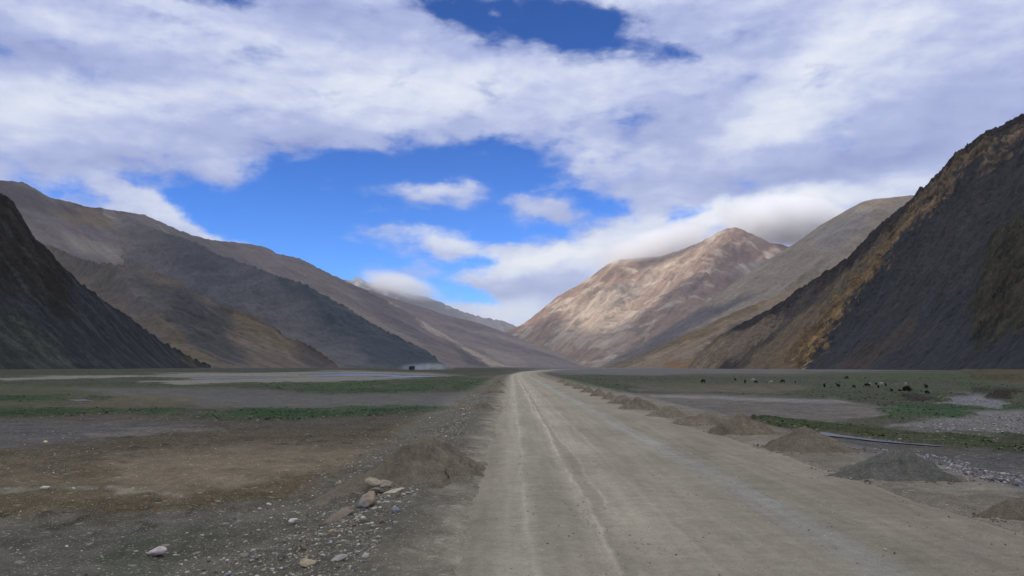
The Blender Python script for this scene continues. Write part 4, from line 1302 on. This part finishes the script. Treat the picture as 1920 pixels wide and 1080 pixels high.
ANIM = [  # px, foot py, height px, colour, grazing, facing deg, label
    (1319, 719, 7.5, 'black', True, 200, 'black goat standing alone, farthest left of the herd'),
    (1379, 715, 6.5, 'black', False, 100, 'black goat behind the herd, second animal from the left'),
    (1397, 719, 6.5, 'black', True, 80, 'small black goat just left of a pale one'),
    (1412, 715, 5.5, 'white', True, 190, 'pale goat with a dark one right in front of it'),
    (1417, 719, 5.5, 'black', True, 10, 'dark goat right in front of a pale one'),
    (1446, 719, 5.5, 'white', True, 160, 'white goat grazing alone between two dark ones'),
    (1468, 719, 7.0, 'black', True, 175, 'wide black goat right of the lone white one'),
    (1491, 719, 5.0, 'black', False, 60, 'small dark goat in the gap in the middle of the herd'),
    (1546, 727, 8.0, 'black', True, 70, 'black goat at the left end of the denser right part of the herd'),
    (1572, 727, 9.0, 'black', False, 120, 'upright black goat second in the denser right part of the herd'),
    (1588, 711, 5.5, 'black', True, 185, 'farthest black goat close to the foot of the dark slope'),
    (1601, 728, 6.0, 'black', True, 20, 'small black goat alone between the upright one and the cluster'),
    (1627, 727, 8.5, 'black', True, 160, 'black goat with a pale goat just behind its head'),
    (1631, 722, 4.5, 'white', True, 30, 'pale goat mostly hidden behind a black one'),
    (1643, 723, 6.5, 'black', False, 100, 'black goat at the back left of the white one in the cluster'),
    (1647, 728, 6.5, 'black', True, 60, 'black goat front left of the white one in the cluster'),
    (1653, 723, 6.5, 'white', True, 178, 'white goat in the middle of a tight cluster of black ones'),
    (1661, 725, 7.0, 'black', False, 80, 'black goat touching the right side of the clustered white one'),
    (1672, 735, 7.5, 'black', False, 100, 'thin black goat left of the dark brown yak'),
    (1682, 726, 8.0, 'grey', False, 100, 'light grey goat behind the thin black one'),
    (1688, 736, 6.0, 'black', True, 150, 'low black goat grazing directly left of the dark brown yak'),
    (1698, 723, 6.0, 'white', True, 30, 'white goat standing behind the dark brown yak'),
    (1737, 729, 10.0, 'black', False, 95, 'upright black goat, farther of the two at the right end'),
    (1738, 740, 8.0, 'black', True, 20, 'black goat, nearer of the two at the right end above the stony brook'),
]
for (px, py, hp, key, gr_, face, lb) in ANIM:
    pr = protoG[(key, gr_)]
    o = copy_tree(pr[0]) if pr[1] else pr[0]
    pr[1] = True
    p = on_ground(px, py, -0.35)
    for _ in range(4): p = on_ground(px, py, gh(p.x, p.y) + 0.12)
    s = hp / F * p.y / (0.72 if gr_ else 0.92)
    o.location = p; o.scale = (s, s, s); o.rotation_euler = (0, 0, R(face))
    tag(o, lb, 'goat', 'herd grazing on the right plain')
for k_, pr in protoG.items():
    if not pr[1]:
        for ch in list(pr[0].children): bpy.data.objects.remove(ch)
        bpy.data.objects.remove(pr[0])
yk = yak_mesh(M_brown)
p = on_ground(1700, 736, -0.3); s = 12.5 / F * p.y / 1.25
yk.location = p; yk.scale = (s, s, s); yk.rotation_euler = (0, 0, R(-72))
tag(yk, 'dark brown yak, tallest animal of the herd, a white goat behind it', 'yak', 'herd grazing on the right plain')


# ------------------------------------------------------------------ far vehicles and their dust
def simple(name, c, rough=0.5):
    m, t, b = new_mat(name); pos = t.new('ShaderNodeTexCoord').outputs['Object']
    t.l.new(t.mix(t.noise(pos, 3, 4), c4(np.array(c) * .75), c4(np.array(c) * 1.15)), b.inputs['Base Color'])
    b.inputs['Roughness'].default_value = rough; return m


M_tk = simple('truck_paint', (0.035, 0.045, 0.06)); M_ty = simple('tyre_rubber', (0.02, 0.02, 0.02), .9)
M_gl = simple('windscreen', (0.05, 0.06, 0.08), .15); M_cg = simple('cargo_cover', (0.05, 0.055, 0.06), .9)


def box_obj(name, lo, hi, mat, parent, bev=0.06, taper=0):
    bm = bmesh.new(); bmesh.ops.create_cube(bm, size=1)
    for v in bm.verts:
        for k in range(3): v.co[k] = lo[k] + (hi[k] - lo[k]) * (v.co[k] + 0.5)
        if taper and v.co.z > (lo[2] + hi[2]) / 2: v.co.y = (lo[1] + hi[1]) / 2 + (v.co.y - (lo[1] + hi[1]) / 2) * (1 - taper)
    if bev: bmesh.ops.bevel(bm, geom=bm.edges[:], offset=bev, segments=2, affect='EDGES')
    me = bpy.data.meshes.new(name); bm.to_mesh(me); bm.free(); me.materials.append(mat)
    o = bpy.data.objects.new(name, me); col.objects.link(o); o.parent = parent
    return o


def wheel(parent, x, y, r):
    bm = bmesh.new(); bmesh.ops.create_cone(bm, cap_ends=True, segments=20, radius1=r, radius2=r, depth=0.28)
    bmesh.ops.bevel(bm, geom=bm.edges[:], offset=0.04, segments=2, affect='EDGES')
    me = bpy.data.meshes.new('wheel'); bm.to_mesh(me); bm.free(); me.materials.append(M_ty)
    o = bpy.data.objects.new('wheel', me); col.objects.link(o); o.parent = parent
    o.location = (x, y, r); o.rotation_euler = (0, R(90), 0)


def truck(loc, rz_, label, big=True):
    e = bpy.data.objects.new('truck' if big else 'jeep', None); col.objects.link(e); e.location = loc; e.rotation_euler = (0, 0, rz_)
    tag(e, label, 'truck' if big else 'jeep')
    if big:   # front towards -Y
        box_obj('cab', (-1.2, -3.4, 0.6), (1.2, -1.6, 2.7), M_tk, e, .1, .1)
        box_obj('windscreen', (-1.0, -3.43, 1.6), (1.0, -3.36, 2.4), M_gl, e, .02)
        box_obj('cargo_body', (-1.25, -1.45, 0.95), (1.25, 3.4, 3.1), M_cg, e, .12)
        box_obj('chassis', (-0.9, -3.2, 0.55), (0.9, 3.3, 0.9), M_tk, e, .03)
        box_obj('bumper', (-1.15, -3.6, 0.45), (1.15, -3.42, 0.8), M_tk, e, .03)
        for x in (-1.05, 1.05):
            for y in (-2.5, 1.4, 2.5): wheel(e, x, y, 0.5)
    else:
        box_obj('body', (-0.9, -2.1, 0.4), (0.9, 2.1, 1.1), M_tk, e, .12)
        box_obj('cabin', (-0.82, -0.9, 1.08), (0.82, 2.0, 1.85), M_gl, e, .1, .12)
        for x in (-0.8, 0.8):
            for y in (-1.4, 1.3): wheel(e, x, y, 0.38)
    return e


p = at_depth(772, 694, 620); truck((p.x, 620, p.z), R(-12), 'dark truck coming towards the camera ahead of a pale dust cloud')
p = at_depth(808, 693, 800); truck((p.x, 800, p.z), R(-12), 'smaller dark vehicle in the dust behind the truck', big=False)


def lumpy(name, loc, size, seed, sub=5, amp=0.3, mat=None, flat=0.0, detail=1.6):
    bm = bmesh.new(); bmesh.ops.create_icosphere(bm, subdivisions=sub, radius=1)
    v = np.array([w.co[:] for w in bm.verts]); f = np.array([[w.index for w in q.verts] for q in bm.faces]); bm.free()
    d = fbm(v[:, 0] * detail + seed, v[:, 1] * detail + v[:, 2] * detail * .8, 5, seed % 40, 0.5)
    v = v * (1 + amp * d)[:, None]
    v[:, 2] = np.where(v[:, 2] < 0, v[:, 2] * (1 - flat), v[:, 2])
    o = mesh_np(name, v * np.array(size), f, mat)
    o.location = loc
    return o


def vol_mat(name, dens, color, nscale, aniso=0.2, contrast=(0.42, 0.62), size=(1, 1, 1), soft=True, step=1.0):
    m = bpy.data.materials.new(name); m.use_nodes = True
    t = NT(m.node_tree); t.n.clear()
    o = t.new('ShaderNodeOutputMaterial'); pv = t.new('ShaderNodeVolumePrincipled')
    pv.inputs['Color'].default_value = c4(color); pv.inputs['Anisotropy'].default_value = aniso
    tc = t.new('ShaderNodeTexCoord').outputs['Object']
    n = t.noise(tc, nscale, 6, 0.6, 0.2)
    d = t.mapr(n, contrast[0], contrast[1], 0, 1, smooth=True)
    if soft:
        r = t.new('ShaderNodeVectorMath', operation='LENGTH'); t.l.new(t.mapping(tc, scale=(1 / size[0], 1 / size[1], 1 / size[2])), r.inputs[0])
        q = t.mapr(r.outputs['Value'], 0.25, 0.95, 1, 0, smooth=True)
        d = t.m('MULTIPLY', t.m('ADD', d, 0.15), q)
    t.l.new(t.m('MULTIPLY', d, dens), pv.inputs['Density'])
    t.l.new(pv.outputs[0], o.inputs['Volume'])
    m.cycles.volume_step_rate = step
    return m


dz_ = (32, 14, 6)
dust = lumpy('dust_cloud', at_depth(800, 689.5, 720), dz_, 5, 4, 0.35, vol_mat('dust', 0.07, (0.86, 0.88, 0.92), 0.12, size=dz_, contrast=(.35, .65)))
tag(dust, 'pale dust cloud drifting behind the distant truck', 'dust cloud', kind='stuff')

# ------------------------------------------------------------------ unseen cloud, shaped to shade the valley (high, behind-left of the camera, its gap cut to light the peak)
BZ = 13000.0
LIT = [
    [(950, 600), (1040, 540), (1160, 470), (1340, 420), (1372, 410), (1480, 440), (1470, 470), (1390, 480), (1330, 515), (1255, 562), (1200, 590), (1165, 618), (1110, 640), (1045, 660), (1010, 640)],
    [(1205, 592), (1235, 588), (1230, 600), (1205, 606)],
]


def to_bank(x, y, z):
    t = (BZ - z) / SUN.z
    return x + SUN.x * t, y + SUN.y * t


bx, by = to_bank(X3, Y3, Z3)
nseed = fbm(px3 / 40, py3 / 40, 4, 133) * 14
litm = np.zeros(px3.shape)
for poly in LIT: litm = np.maximum(litm, sstep(-6, 6, poly_sd(px3 + nseed, py3 + nseed * .6, poly)))
litm = litm * sstep(-0.62, -0.25, fbm(X3 / 420, Y3 / 420 + Z3 / 300, 4, 135))
vis = (Y3 < 9300)
cell = 75.0
cx0, cy0 = to_bank(-5200, -3000, 0); cx1, cy1 = to_bank(7200, 9200, 0)
nx = int((cx1 - cx0) / cell); ny = int((cy1 - cy0) / cell)
sumL = np.zeros((nx, ny)); cntL = np.zeros((nx, ny))
ix = ((bx - cx0) / cell).astype(int); iy = ((by - cy0) / cell).astype(int)
okm = (ix >= 0) & (ix < nx) & (iy >= 0) & (iy < ny) & vis & (np.arange(X3.shape[1])[None, :] >= 40)
np.add.at(sumL, (ix[okm], iy[okm]), litm[okm]); np.add.at(cntL, (ix[okm], iy[okm]), 1)
for _ in range(3):
    for A_s in (sumL, cntL):
        A_s[...] = (A_s + np.roll(A_s, 1, 0) + np.roll(A_s, -1, 0) + np.roll(A_s, 1, 1) + np.roll(A_s, -1, 1)) / 5
hole = np.where(cntL > 0.02, sumL / np.maximum(cntL, 1e-6), 0)
gx = cx0 + (np.arange(nx) + .5) * cell; gy = cy0 + (np.arange(ny) + .5) * cell
BX, BY = np.meshgrid(gx, gy, indexing='ij')
edge_d = np.minimum(np.minimum(BX - cx0, cx1 - BX), np.minimum(BY - cy0, cy1 - BY)) + 500 * fbm(BX / 900, BY / 900, 4, 140)
th = sstep(0, 900, edge_d) * sstep(0.62, 0.30, hole)
keep = th > 0.02
top = BZ + 700 * th ** 0.6 * (0.7 + 0.5 * fbm(BX / 800, BY / 800, 5, 141))
bot = BZ - 160 * th ** 0.5 * (0.8 + 0.5 * fbm(BX / 500, BY / 500, 4, 142))
fk = keep[:-1, :-1] & keep[1:, :-1] & keep[1:, 1:] & keep[:-1, 1:]
gf = grid_faces(nx, ny)[fk.ravel()]
Vt = np.stack([BX, BY, top], -1).reshape(-1, 3); Vb = np.stack([BX, BY, bot], -1).reshape(-1, 3)
used = np.zeros(nx * ny, bool); used[gf.ravel()] = True
remap = -np.ones(nx * ny, int); remap[used] = np.arange(used.sum())
nU = int(used.sum())
F1 = remap[gf]; F2 = F1[:, ::-1] + nU
e = {}
for q in F1:
    for a_, b_ in ((q[0], q[1]), (q[1], q[2]), (q[2], q[3]), (q[3], q[0])):
        e[(a_, b_)] = 1
side = [(b_, a_, a_ + nU, b_ + nU) for (a_, b_) in e if (b_, a_) not in e]
mcl, tcl, bcl = new_mat('cloud_white')
bcl.inputs['Base Color'].default_value = (0.85, 0.87, 0.92, 1); bcl.inputs['Roughness'].default_value = 1
bank = mesh_np('shade_cloud_bank', np.concatenate([Vt[used], Vb[used]]), np.concatenate([F1, F2, np.array(side)]), mcl)
tag(bank, kind='structure')


# clouds resting on the peaks
def low_cloud(px, py, depth, rx, ry, rdepth, seed, dens, label, nscale, tilt=0):
    c = at_depth(px, py, depth); k = depth / F
    size = (rx * k, rdepth, ry * k)
    o = lumpy('cloud', c, size, seed, 5, 0.25, vol_mat('cloud_vapour', dens, (0.995, 0.995, 1.0), nscale, size=size, contrast=(.34, .56), step=2.0))
    o.rotation_euler = (0, R(-tilt), 0)
    return tag(o, label, 'cloud', kind='stuff')


low_cloud(1475, 412, 8950, 150, 58, 520, 3, 0.03, 'white cloud lying over the right shoulder of the brown peak', 0.0024, -4)
low_cloud(1225, 462, 8900, 140, 40, 460, 9, 0.014, 'thin cloud veil lying over the shoulder left of the peak', 0.0028, 15)
low_cloud(750, 535, 15600, 95, 30, 900, 14, 0.0035, 'small white cloud clinging to the snowy mountain', 0.0016, -14)

# air
bm = bmesh.new(); bmesh.ops.create_cube(bm, size=1)
for v in bm.verts:
    v.co = (v.co.x * 64000, v.co.y * 64000 , (v.co.z + 0.5) * 2606 - 6)
me = bpy.data.meshes.new('haze'); bm.to_mesh(me); bm.free()
mh = bpy.data.materials.new('haze_air'); mh.use_nodes = True
th_ = NT(mh.node_tree); th_.n.clear()
oh = th_.new('ShaderNodeOutputMaterial'); ph = th_.new('ShaderNodeVolumePrincipled')
ph.inputs['Color'].default_value = (0.80, 0.90, 1.0, 1); ph.inputs['Density'].default_value = 2.0e-5; ph.inputs['Anisotropy'].default_value = 0.1
th_.l.new(ph.outputs[0], oh.inputs['Volume'])
me.materials.append(mh)
hz_o = bpy.data.objects.new('haze', me); col.objects.link(hz_o); tag(hz_o, kind='stuff')
